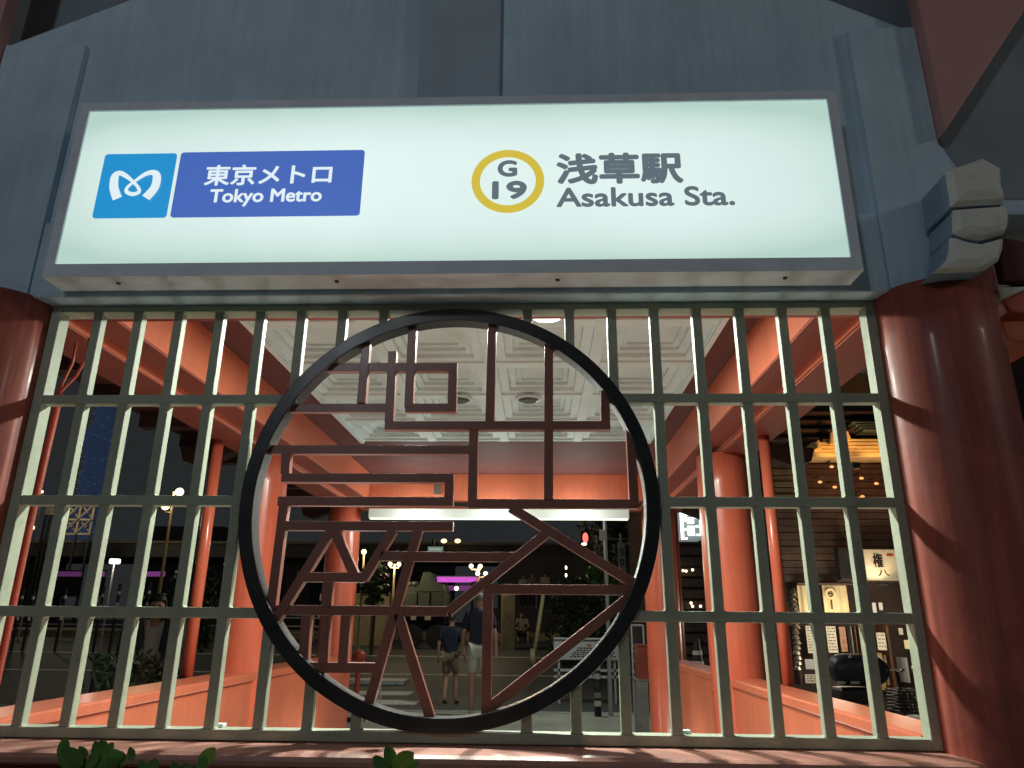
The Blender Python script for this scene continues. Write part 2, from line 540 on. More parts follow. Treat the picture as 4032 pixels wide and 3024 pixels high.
def lobe(pts, y0):
    q = [at(a, b, y0) for a, b in pts]
    cx = sum(p.x for p in q) / len(q)
    cz = sum(p.z for p in q) / len(q)
    poly_ = [(p.x, p.z) for p in reversed(q)]
    MB().prism([(cx + (x - cx) * .96, cz + (z - cz) * .96) for x, z in poly_], y0 + .001, -.10).build('bracket_body', GLAREDEEP, ST, 0.006)
    # front bellies out: centre of each lobe stands proud of its rim
    n = len(poly_)
    vs = [(x, y0, z) for x, z in poly_] + [(cx + (x - cx) * .82, y0 - .020, cz + (z - cz) * .82) for x, z in poly_] + [(cx + (x - cx) * .45, y0 - .030, cz + (z - cz) * .45) for x, z in poly_]
    fs = [tuple(range(n - 1, -1, -1)), tuple(range(2 * n, 3 * n))]
    for k in range(n):
        m_ = (k + 1) % n
        fs += [(k, m_, n + m_, n + k), (n + k, n + m_, 2 * n + m_, 2 * n + k)]
    return MB().add(vs, fs).build('bracket_nose', PLASTER, ST, 0.004, segs=2)


lobe(P, -.265)
lobe([(3746, 828), (3955, 812), (3970, 850), (3966, 895), (3950, 925), (3855, 950), (3790, 940), (3748, 920)], -.255)
lobe([(3735, 936), (3790, 956), (3855, 966), (3950, 941), (3946, 985), (3930, 1030), (3880, 1062), (3850, 1073), (3666, 1078), (3700, 1052), (3722, 1028), (3734, 985)], -.235)
# side bracket arms right of the column
def arm(pts, y0, y1, m):
    q = [at(a, b, y0) for a, b in pts]
    return MB().prism([(p.x, p.z) for p in reversed(q)], y0, y1).build('bracket_arm', m, ST, 0.01)
arm([(3925, 1118), (4032, 1120), (4090, 1090), (4090, 1118), (3940, 1180)], -.02, 0.25, PLASTER)
arm([(3945, 1182), (4100, 1100), (4160, 1200), (4040, 1235), (3975, 1225)], 0.0, 0.25, ORANGEC)
arm([(3945, 1262), (4100, 1262), (4160, 1335), (4000, 1348), (3960, 1330)], 0.0, 0.25, ORANGEC)
arm([(3930, 930), (4100, 960), (4160, 1100), (3950, 1110)], 0.05, 0.3, SOFFIT)

# side beams, soffits, far beam
for s in (0, 1):
    def sx(a, b):
        return (a, b) if s == 0 else (-0.62 - b, -0.62 - a)
    a = sx(1.08, 1.32)
    bx('side_beam', ORANGE, ST, a[0], a[1], 0.135, 5.30, 2.552, 2.822, 0.004)
    a = sx(1.235, 1.47)
    bx('wall_plate', ORANGE, ST, a[0], a[1], 0.135, 5.30, 2.505, 2.550, 0.003)
    bx('beam_underside_shade', UNDER, ST, a[0] + .012, a[1] - .004, 0.14, 5.29, 2.4965, 2.5035)  # added dark boards carry the shade under the beams
    a2 = sx(1.084, 1.233)
    bx('beam_underside_shade', UNDER, ST, a2[0], a2[1], 0.14, 5.29, 2.544, 2.5505)
    a = sx(0.93, 1.30) if s == 0 else (-1.92, -1.48)
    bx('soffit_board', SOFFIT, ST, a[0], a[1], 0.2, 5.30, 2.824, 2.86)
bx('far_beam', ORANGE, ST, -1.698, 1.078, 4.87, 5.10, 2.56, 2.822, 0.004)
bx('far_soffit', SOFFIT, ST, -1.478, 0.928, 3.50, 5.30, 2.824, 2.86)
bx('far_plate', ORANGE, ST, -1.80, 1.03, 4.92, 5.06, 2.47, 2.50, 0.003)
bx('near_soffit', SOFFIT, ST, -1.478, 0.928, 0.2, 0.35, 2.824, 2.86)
# eave with rafters left and right of the walls
for sgn, x0 in ((1, 1.47), (-1, -2.09)):
    for k in range(9):
        y = 0.9 + k * 0.55
        xa, xb = (x0, x0 + 0.14) if sgn > 0 else (x0 - 0.45, x0)
        bx('rafter', DARKWOOD, ST, xa, xb, y, y + 0.09, 2.56, 2.66)
    xa, xb = (x0, x0 + 0.15) if sgn > 0 else (x0 - 0.5, x0)
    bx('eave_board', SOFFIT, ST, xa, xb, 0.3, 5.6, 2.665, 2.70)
for k, y in enumerate((2.5, 5.2)):
    MB().prism([(1.45, 2.50), (1.72, 2.40), (1.83, 2.44), (1.86, 2.53), (1.45, 2.56)], y - .05, y + .05).build('bracket_arm', DARKWOOD, ST, 0.008)
    MB().prism([(-2.08, 2.50), (-2.08, 2.56), (-2.48, 2.53), (-2.45, 2.44), (-2.34, 2.40)], y - .05, y + .05).build('bracket_arm', DARKWOOD, ST, 0.008)

# coffered ceiling
ce = MB()
X0, X1, Y0, Y1, ZC = -1.478, 0.928, 0.352, 3.498, 2.824
ce.box(X0, X1, Y0, Y1, 2.912, 2.93)
ceil = ce.build('ceiling', CREAM, ST)
nx, ny = 4, 5
px_, py_ = (X1 - X0) / nx, (Y1 - Y0) / ny
rib = 0.035
for i in range(nx + 1):
    x = X0 + i * px_
    a, b = max(X0, x - rib), min(X1, x + rib)
    MB().box(a, b, Y0, Y1, ZC, 2.912).build('ceiling_rib', CREAM, ceil, 0.004)
for j in range(ny + 1):
    y = Y0 + j * py_
    a, b = max(Y0, y - rib), min(Y1, y + rib)
    MB().box(X0, X1, a, b, ZC + 0.003, 2.91).build('ceiling_rib', CREAM, ceil, 0.004)
# one stepped coffer: nested frames rising to the panel
cm = MB()
hw, hh = px_ / 2 - rib, py_ / 2 - rib
steps = [(0.0, 2.842), (0.055, 2.842), (0.055, 2.866), (0.10, 2.866), (0.10, 2.888), (0.135, 2.888), (0.135, 2.902)]
ringv = []
for ins, z in steps:
    ringv.append([(-hw + ins, -hh + ins, z), (hw - ins, -hh + ins, z), (hw - ins, hh - ins, z), (-hw + ins, hh - ins, z)])
vs = [v for r_ in ringv for v in r_]
fs = []
for k in range(len(steps) - 1):
    for i in range(4):
        fs.append((k * 4 + i, k * 4 + (i + 1) % 4, (k + 1) * 4 + (i + 1) % 4, (k + 1) * 4 + i))
L = (len(steps) - 1) * 4
fs.append((L, L + 1, L + 2, L + 3))
cm.add(vs, fs)
cof = cm.build('coffer', CREAM, ceil, fix=False)
first = True
for i in range(nx):
    for j in range(ny):
        o = cof if first else cof.copy()
        if not first:
            C.objects.link(o)
        first = False
        o.location = (X0 + (i + .5) * px_, Y0 + (j + .5) * py_, 0)
# edge moulding
for x in (X0, X1):
    s_ = 1 if x == X0 else -1
    a, b = sorted((x - s_ * 0.002, x + s_ * 0.028))
    bx('ceiling_moulding', CREAM, ST, a, b, 0.36, 3.49, 2.806, 2.8235, 0.003)
# stair well lining inside
bx('stair_floor', mat('pale_floor_tile', (.62, .66, .6), .5), ST, -1.79, 1.17, .12, 3.9, -.9, -.8)
bx('inner_floor', KERB, ST, -1.79, 1.17, 3.9, 5.6, -0.05, 0.03, 0.01)
# rain pipes and the conduit by the lattice
MB().tube([(1.385, 2.0, 1.082), (1.385, 2.0, 2.50)], 0.033, 16).build('rain_pipe', ORANGEC, ST, smooth=True)
MB().tube([(-2.055, 2.1, 1.082), (-2.055, 2.1, 2.50)], 0.036, 16).build('rain_pipe', ORANGEC, ST, smooth=True)
MB().tube([at(255, 1555, .3), at(225, 1600, .3), at(190, 1750, .3), at(110, 2100, .3), at(0, 2620, .3), at(-60, 2900, .3)], 0.013, 10).build('conduit', REDBROWN, ST, smooth=True)
MB().tube([at(352, 1330, .3), at(345, 1400, .3), at(300, 1480, .3), at(240, 1540, .3), at(222, 1600, .3)], 0.006, 8).build('cable', REDBROWN, ST, smooth=True)
MB().tube([at(300, 1350, .3), at(285, 1430, .3), at(245, 1510, .3), at(226, 1560, .3)], 0.006, 8).build('cable', REDBROWN, ST, smooth=True)
q0, q1 = at(435, 1238, 1.2), at(524, 1372, 1.2)
MB().prism([(at(432, 1337, 1.2).x, at(432, 1337, 1.2).z), (at(495, 1372, 1.2).x, at(495, 1372, 1.2).z), (at(520, 1230, 1.2).x, at(520, 1230, 1.2).z), (at(450, 1230, 1.2).x, at(450, 1230, 1.2).z)], 1.2, 1.5).build('stone_panel', BEIGETILE, ST, 0.006)
bx('switch_plate', METALORN, ST, at(1710, 1905, 4.86).x, at(1738, 1905, 4.86).x, 4.845, 4.868, at(1722, 1948, 4.86).z, at(1722, 1905, 4.86).z, 0.002)

# ------------------------------------------------------------------ ceiling lights
def downlight(x, y, on, label):
    t = thing('ceiling_light', label, 'ceiling light', (x, y, 2.822))
    MB().tube([(0, 0, -0.012), (0, 0, 0.0)], [0.085, 0.09], 32).build('trim_ring', CREAM, t)
    mm = emat('lit_diffuser', (1.0, 0.97, 0.88), 6.0) if on else mat('dark_lens', (0.05, 0.05, 0.05), 0.3)
    MB().tube([(0, 0, -0.022), (0, 0, -0.013)], [0.05, 0.072], 32).build('diffuser', mm, t)
    if on:
        lamp('downlight_lamp', 'AREA', (0, 0, -0.03), on, (0.93, 1.0, 0.88), t, 0.11)
    return t


downlight(0.045, 0.86, 72, 'round lit ceiling light glowing just under the header beam')
downlight(-0.60, 0.90, 40, 'round lit ceiling light hidden behind the top of the black ring')
downlight(-0.525, 2.26, 0, 'small dark ceiling disc, left of the pair on the middle ceiling rib')
downlight(-0.06, 2.26, 0, 'small dark ceiling disc, right of the pair on the middle ceiling rib')
def stair_fill_lamp(x, y, power, label):  # added fill lamps, unseen, to lift the ceiling and low walls
    t = thing('stair_fill_lamp', label, 'fill lamp', (x, y, 0.35))
    MB().box(-.05, .05, -.14, .14, -.06, .06).build('diffuser', emat('fill_diffuser', (1.0, 0.93, 0.8), 2.0), t, .01)
    s_ = -1 if x > 0 else 1
    lamp('stair_fill_light', 'POINT', (s_ * .25, 0, -.1), power, (0.9, 1.0, 0.9), t, .12)


stair_fill_lamp(-1.76, 1.3, 11, 'added fill lamp on the inner face of the left low wall')
stair_fill_lamp(1.145, 1.3, 11, 'added fill lamp on the inner face of the right low wall')
stair_fill_lamp(-1.76, 3.6, 13, 'far added fill lamp on the inner face of the left low wall')
stair_fill_lamp(1.145, 3.6, 13, 'far added fill lamp on the inner face of the right low wall')
# strip light fitting under the far beam
sf = thing('strip_light', 'long white strip light fitting hanging below the far beam', 'strip light', (0, 4.9, 2.42))
a, b = at(1455, 2020, 4.9).x, at(2475, 2020, 4.9).x
z1, z0 = at(1960, 2006, 4.9).z, at(1960, 2046, 4.9).z
MB().box(a, b, -0.04, 0.04, z0 + 0.012 - 2.42, z1 - 2.42).build('housing', emat('glowing_housing', (0.62, 0.66, 0.55), 0.36, (0.35, 0.36, 0.33)), sf, 0.004)  # white box; the light falling on it is put in as a dim glow
MB().box(a + 0.01, b - 0.01, -0.03, 0.03, z0 - 2.42, z0 + 0.010 - 2.42).build('tube_cover', emat('lit_tube', (0.95, 1.0, 0.8), 1.6), sf)
for xx in (-1.2, -0.4, 0.4):
    lamp('strip_lamp', 'POINT', (xx, -0.25, -0.10), 12, (0.88, 1.0, 0.93), sf, 0.08)

# ------------------------------------------------------------------ lattice window
LW = thing('lattice_window', 'pale green lattice window with a round black ring and brown maze-like emblem', 'lattice window', (0, 0, 0))
RC = (-0.296, 1.771)
RO, RI = 0.693, 0.648
RY0, RY1 = -0.016, 0.052
RM = (RO + RI) / 2
BW = 0.0165
ZB, ZT = 1.052, 2.490


def segs_vertical(x, z0, z1):
    d = abs(x - RC[0])
    if d >= RM:
        return [(z0, z1)]
    h = math.sqrt(RM * RM - d * d)
    out = []
    if RC[1] - h > z0 + 0.01:
        out.append((z0, RC[1] - h))
    if RC[1] + h < z1 - 0.01:
        out.append((RC[1] + h, z1))
    return out


bars = [-1.609 + i * 0.1505 for i in range(8)] + [-0.0366 + i * 0.1505 for i in range(8)]
for x in bars:
    for z0, z1 in segs_vertical(x, ZB + 0.028, ZT - 0.022):
        MB().box(x - BW, x + BW, 0.003, 0.037, z0, z1).build('lattice_bar', GREEN, LW, 0.004)
for z in (2.133, 1.7785, 1.4204):
    d = abs(z - RC[1])
    h = math.sqrt(RM * RM - d * d)
    for x0, x1 in ((-1.745, RC[0] - h), (RC[0] + h, 1.153)):
        MB().box(x0, x1, 0.0, 0.040, z - 0.0165, z + 0.0165).build('lattice_rail', GREEN, LW, 0.003)
for x in (-1.763, 1.171):
    MB().box(x - 0.018, x + 0.018, -0.003, 0.050, ZB, ZT).build('frame_stile', GREEN, LW, 0.003)
MB().box(-1.744, 1.152, -0.001, 0.063, ZB, ZB + 0.030).build('frame_rail', GREEN, LW, 0.003)
MB().box(-1.744, 1.152, -0.001, 0.063, ZT - 0.024, ZT).build('frame_rail', GREEN, LW, 0.003)
# rounded inner corners where bars meet rails (weld fillets)
fl = MB()
for x in bars:
    for z in (ZB + .030, 1.4204, 1.7785, 2.133, ZT - .024):
        for sx_ in (-1, 1):
            for sz_ in (-1, 1):
                if (z < 1.1 and sz_ < 0) or (z > 2.4 and sz_ > 0):
                    continue
                cx_ = x + sx_ * (BW - .001)
                cz2 = z + sz_ * (0.0155 if 1.1 < z < 2.4 else -0.001)
                if math.hypot(cx_ - RC[0], cz2 - RC[1]) < RO + .01:
                    continue
                a_ = .008
                tri = [(cx_, cz2), (cx_ + sx_ * a_, cz2), (cx_ + sx_ * a_ * .35, cz2 + sz_ * a_ * .35), (cx_, cz2 + sz_ * a_)]
                if sx_ * sz_ < 0:
                    tri.reverse()
                fl.prism(tri, 0.005, 0.034)
o = fl.build('corner_fillets', GREEN, LW)
o['kind'] = 'stuff'
# small latches on the bottom rail
for xx in (2655, 2700, 870):
    p = at(xx, 2880, 0.06)
    MB().box(p.x - 0.012, p.x + 0.012, 0.04, 0.07, ZB + 0.030, ZB + 0.040).build('latch', STEEL, LW, 0.002)
MB().annulus(RC, RI, RO, RY0, RY1, 144).build('ring', BLACK, LW, 0.003)

ST_ = [  # emblem strokes, photo pixels
    ((1443, 1320), (1420, 1585)), ((1544, 1380), (1530, 1657)), ((1624, 1260), (1607, 1600)),
    ((1270, 1442), (1799, 1442)), ((1782, 1425), (1778, 1619)), ((1593, 1602), (1794, 1602)),
    ((1120, 1602), (1518, 1602)), ((1513, 1673), (2404, 1673)), ((1938, 1250), (1928, 1656)),
    ((2161, 1320), (2160, 1965)), ((2383, 1480), (2386, 1690)), ((1864, 1690), (1858, 1998)),
    ((2482, 1640), (2500, 1996)), ((1035, 1767), (1848, 1767)), ((1105, 1880), (1785, 1880)),
    ((1768, 1896), (1766, 1955)), ((1090, 1972), (1783, 1972)), ((1122, 1784), (1118, 1863)),
    ((1112, 1989), (1061, 2400)), ((1113, 2069), (1782, 2069)), ((1843, 1981), (2516, 1981)),
    ((2010, 1996), (2545, 2325)), ((2150, 2100), (1764, 2407)), ((1580, 2191), (2040, 2191)), ((1495, 2188), (1640, 2188)),
    ((1905, 2321), (2530, 2321)), ((1920, 2338), (1912, 2850)), ((2530, 2312), (1905, 2806)),
    ((1300, 2086), (1080, 2440)), ((1313, 2086), (1391, 2262)), ((1165, 2272), (1431, 2272)),
    ((1545, 2086), (1425, 2280)), ((1643, 2086), (1554, 2395)), ((1554, 2395), (1440, 2800)),
    ((1080, 2404), (1758, 2404)), ((1290, 2289), (1284, 2387)), ((1280, 2421), (1268, 2613)), ((1202, 2421), (1190, 2613)),
    ((1358, 2421), (1346, 2613)), ((1185, 2630), (1482, 2630)), ((1562, 2415), (1700, 2858)),
]
HW = 0.0152
for k, (p, q) in enumerate(ST_):
    a = at(p[0], p[1], 0)
    b = at(q[0], q[1], 0)
    d = Vector((b.x - a.x, b.z - a.z))
    d.normalize()
    nrm = Vector((-d.y, d.x)) * HW
    if abs(d.y) < 0.05:
        b.z = a.z = (a.z + b.z) / 2
        nrm = Vector((0, HW))
    y0 = 0.004 + (k % 7) * 0.0011
    # trim at the ring
    pts = []
    for e, o_ in ((a, b), (b, a)):
        v = Vector((e.x - RC[0], e.z - RC[1]))
        if v.length > RI + 0.02:
            u = Vector((o_.x - RC[0], o_.z - RC[1]))
            lo, hi = 0.0, 1.0
            for _ in range(30):
                m_ = (lo + hi) / 2
                if (v.lerp(u, m_)).length > RI + 0.02:
                    lo = m_
                else:
                    hi = m_
            v = v.lerp(u, lo)
        pts.append(Vector((v.x + RC[0], v.y + RC[1])))
    A, B = pts
    MB().prism([tuple(A - nrm), tuple(B - nrm), tuple(B + nrm), tuple(A + nrm)], y0, 0.036 + (k % 5) * 0.0011).build('emblem_bar', STROKE, LW, 0.0018)

# ------------------------------------------------------------------ illuminated station sign
SG = thing('station_sign', 'wide illuminated white station sign with blue tiles and a yellow number ring', 'sign', (0, 0, 0))
FX0, FX1, FZ0, FZ1, FY = -1.662, 1.038, 2.560, 3.192, -0.20
hs = MB()
bz = 0.036
hs.box(FX0 - bz, FX1 + bz, FY, -0.088, FZ0 - 0.050, FZ0 - 0.001)
hs.box(FX0 - bz, FX1 + bz, FY, -0.088, FZ1 + 0.001, FZ1 + bz)
hs.box(FX0 - bz, FX0 - 0.001, FY, -0.088, FZ0 - 0.001, FZ1 + 0.001)
hs.box(FX1 + 0.001, FX1 + bz, FY, -0.088, FZ0 - 0.001, FZ1 + 0.001)
hs.box(FX0 - 0.001, FX1 + 0.001, -0.11, -0.088, FZ0 - 0.001, FZ1 + 0.001)
hs.build('housing', STEEL, SG)
fm = bpy.data.materials.new('backlit_face')
fm.use_nodes = True
t = fm.node_tree
b = t.nodes['Principled BSDF']
b.inputs['Base Color'].default_value = (0.1, 0.1, 0.1, 1)
b.inputs['Roughness'].default_value = 0.35
tc = t.nodes.new('ShaderNodeTexCoord')
sep = t.nodes.new('ShaderNodeSeparateXYZ')
t.links.new(tc.outputs['Object'], sep.inputs[0])


def math_node(t, op, a, b_=None):
    n_ = t.nodes.new('ShaderNodeMath')
    n_.operation = op
    for i, v in enumerate((a, b_)):
        if v is None:
            continue
        if isinstance(v, (int, float)):
            n_.inputs[i].default_value = v
        else:
            t.links.new(v, n_.inputs[i])
    return n_.outputs[0]


# two rows of tubes behind the face shine through slightly: uneven light of the box itself
zc = math_node(t, 'ADD', sep.outputs[2], -2.876)
za = math_node(t, 'ABSOLUTE', zc)
zb = math_node(t, 'MULTIPLY', za, 1 / 0.316)
zp = math_node(t, 'POWER', zb, 3.0)
xc = math_node(t, 'ADD', sep.outputs[0], 0.312)
xa = math_node(t, 'MULTIPLY', math_node(t, 'ABSOLUTE', xc), 1 / 1.35)
xp = math_node(t, 'POWER', xa, 5.0)
nzf = t.nodes.new('ShaderNodeTexNoise')
nzf.inputs['Scale'].default_value = 1.7
t.links.new(tc.outputs['Object'], nzf.inputs['Vector'])
sm = math_node(t, 'ADD', math_node(t, 'MULTIPLY', zp, 0.75), math_node(t, 'MULTIPLY', xp, 0.45))
sm = math_node(t, 'ADD', sm, math_node(t, 'MULTIPLY', nzf.outputs[0], 0.45))
cr = t.nodes.new('ShaderNodeValToRGB')
cr.color_ramp.elements[0].position = 0.1
cr.color_ramp.elements[0].color = (0.80, 0.945, 0.92, 1)
cr.color_ramp.elements[1].position = 1.1
cr.color_ramp.elements[1].color = (0.46, 0.64, 0.57, 1)
t.links.new(sm, cr.inputs[0])
t.links.new(cr.outputs[0], b.inputs['Emission Color'])
b.inputs['Emission Strength'].default_value = 1.0
MB().box(FX0, FX1, -0.193, -0.112, FZ0, FZ1).build('face', fm, SG)


def rrect(x0, x1, z0, z1, r, n=5):
    pts = []
    for cx, cz, a0 in ((x1 - r, z0 + r, -90), (x1 - r, z1 - r, 0), (x0 + r, z1 - r, 90), (x0 + r, z0 + r, 180)):
        for k in range(n + 1):
            a = R(a0 + 90 * k / n)
            pts.append((cx + r * math.cos(a), cz + r * math.sin(a)))
    return pts


CY = emat('backlit_light_blue', (0.012, 0.27, 0.60), 1.0)
NV = emat('backlit_royal_blue', (0.055, 0.13, 0.47), 1.0)
WH = emat('backlit_white_print', (0.74, 0.86, 0.90), 1.0)
GY = emat('backlit_grey_print', (0.115, 0.155, 0.18), 1.0)
YL = emat('backlit_yellow', (0.64, 0.50, 0.055), 1.0)
YP = -0.1955
tile1 = MB().prism(rrect(-1.569, -1.303, 2.740, 3.005, 0.012), YP, -0.1932).build('logo_tile', CY, SG)
tile2 = MB().prism(rrect(-1.289, -0.618, 2.740, 3.008, 0.012), YP, -0.1932).build('name_tile', NV, SG)
# looped M ribbon: one variable-width band
def cat(pts, n=10):
    out = []
    m = len(pts)
    for i in range(m - 1):
        p0, p1, p2, p3 = pts[max(0, i - 1)], pts[i], pts[i + 1], pts[min(m - 1, i + 2)]
        for k in range(n):
            u = k / n
            out.append(tuple(0.5 * ((2 * p1[j]) + (-p0[j] + p2[j]) * u + (2 * p0[j] - 5 * p1[j] + 4 * p2[j] - p3[j]) * u * u + (-p0[j] + 3 * p1[j] - 3 * p2[j] + p3[j]) * u ** 3) for j in range(len(p1))))
    out.append(tuple(pts[-1]))
    return out
Mpx = [(132, 490, 76), (104, 400, 72), (112, 310, 66), (150, 280, 46), (200, 300, 38), (262, 350, 26), (305, 398, 27), (312, 436, 32), (262, 455, 36), (212, 436, 32), (218, 398, 27), (278, 350, 26), (360, 294, 38), (430, 276, 48), (462, 310, 66), (445, 400, 72), (372, 488, 78)]
mp = []
for x, y, w in Mpx:
    p = at(400 + x / 2.1067, 550 + y / 2.1067, YP)
    mp.append((p.x, p.z, w / 2.1067 * 0.5 * (2.2 / F) * 1.22))
pc = cat(mp, 10)
mm_ = MB()
vs = []
for i, (x, z, w) in enumerate(pc):
    a = pc[max(0, i - 1)]
    b2 = pc[min(len(pc) - 1, i + 1)]
    d = Vector((b2[0] - a[0], b2[1] - a[1])).normalized()
    yy = -0.1965 - 0.00002 * i
    vs += [(x - d.y * w, yy, z + d.x * w), (x + d.y * w, yy, z - d.x * w)]
mm_.add(vs, [(2 * i, 2 * i + 1, 2 * i + 3, 2 * i + 2) for i in range(len(pc) - 1)])
mm_.build('logo_mark', WH, tile1, fix=False)
text('lettering', '東京メトロ', WH, tile2, -1.187, -0.728, 2.866, 2.952, -0.1968, 0.05)
text('lettering', 'Tokyo Metro', WH, tile2, -1.158, -0.757, 2.780, 2.851, -0.1968, 0.055)
MB().annulus((-0.103, 2.8715), 0.098, 0.1275, YP, -0.1932, 96).build('number_ring', YL, SG)
text('lettering', 'G', GY, SG, -0.140, -0.070, 2.888, 2.957, -0.1945, 0.12)
text('lettering', '19', GY, SG, -0.158, -0.036, 2.797, 2.872, -0.1945, 0.12)
text('lettering', '浅草駅', GY, SG, 0.067, 0.510, 2.853, 2.982, -0.1945, 0.085)
text('lettering', 'Asakusa Sta.', GY, SG, 0.066, 0.679, 2.763, 2.842, -0.1945, 0.075)
for xx in (440, 1312, 2198, 3110):
    p = at(xx, 1065, FY)
    MB().tube([(p.x, -0.150, FZ0 - 0.054), (p.x, -0.150, FZ0 - 0.049)], 0.007, 12).build('screw', DARK, SG)

# ------------------------------------------------------------------ street lamps behind the viewer (they light the front)
def street_light(x, y, z, power, col, label, size=0.25):
    t = thing('street_lamp', label, 'street lamp', (x, y, 0))
    MB().tube([(0, 0, 0), (0, 0, z)], [0.07, 0.045], 12).build('pole', GREYM, t)
    MB().sphere((0, 0, z + 0.2), 0.12, 16, 10).build('globe', emat('lit_globe_warm', (1.0, 0.86, 0.62), 5.0), t, smooth=True)
    lamp('globe_lamp', 'POINT', (0, 0, z + 0.2), power, col, t, size)
    return t


street_light(7.0, -3.4, 4.6, 150, (1.0, 0.93, 0.84), 'street lamp with a globe standing behind the viewer on the right', 0.2)
street_light(-2.4, -6.0, 4.6, 210, (0.86, 0.93, 1.0), 'street lamp with a globe standing behind the viewer on the left', 0.2)


# ------------------------------------------------------------------ people
def skin(name, nodes, edges, m, parent, sub=2):
    bm = bmesh.new()
    sk = bm.verts.layers.skin.verify()
    keys = list(nodes)
    vv = {k: bm.verts.new(nodes[k][0]) for k in keys}
    for a, b in edges:
        bm.edges.new((vv[a], vv[b]))
    for i, k in enumerate(keys):
        r = nodes[k][1]
        r = r if isinstance(r, tuple) else (r, r)
        vv[k][sk].radius = r
        vv[k][sk].use_root = (i == 0)
    me = bpy.data.meshes.new(name)
    bm.to_mesh(me)
    bm.free()
    tmp = bpy.data.objects.new(name, me)
    C.objects.link(tmp)
    a = tmp.modifiers.new('s', 'SKIN')
    a.use_smooth_shade = True
    b = tmp.modifiers.new('u', 'SUBSURF')
    b.levels = b.render_levels = sub
    bpy.context.view_layer.update()
    dg = bpy.context.evaluated_depsgraph_get()
    m2 = bpy.data.meshes.new_from_object(tmp.evaluated_get(dg))
    bpy.data.objects.remove(tmp)
    m2.materials.clear()
    m2.materials.append(m)
    o = bpy.data.objects.new(name, m2)
    C.objects.link(o)
    o.parent = parent
    for p in m2.polygons:
        p.use_smooth = True
    return o


def lerp(a, b, t):
    return tuple(a[i] + (b[i] - a[i]) * t for i in range(3))


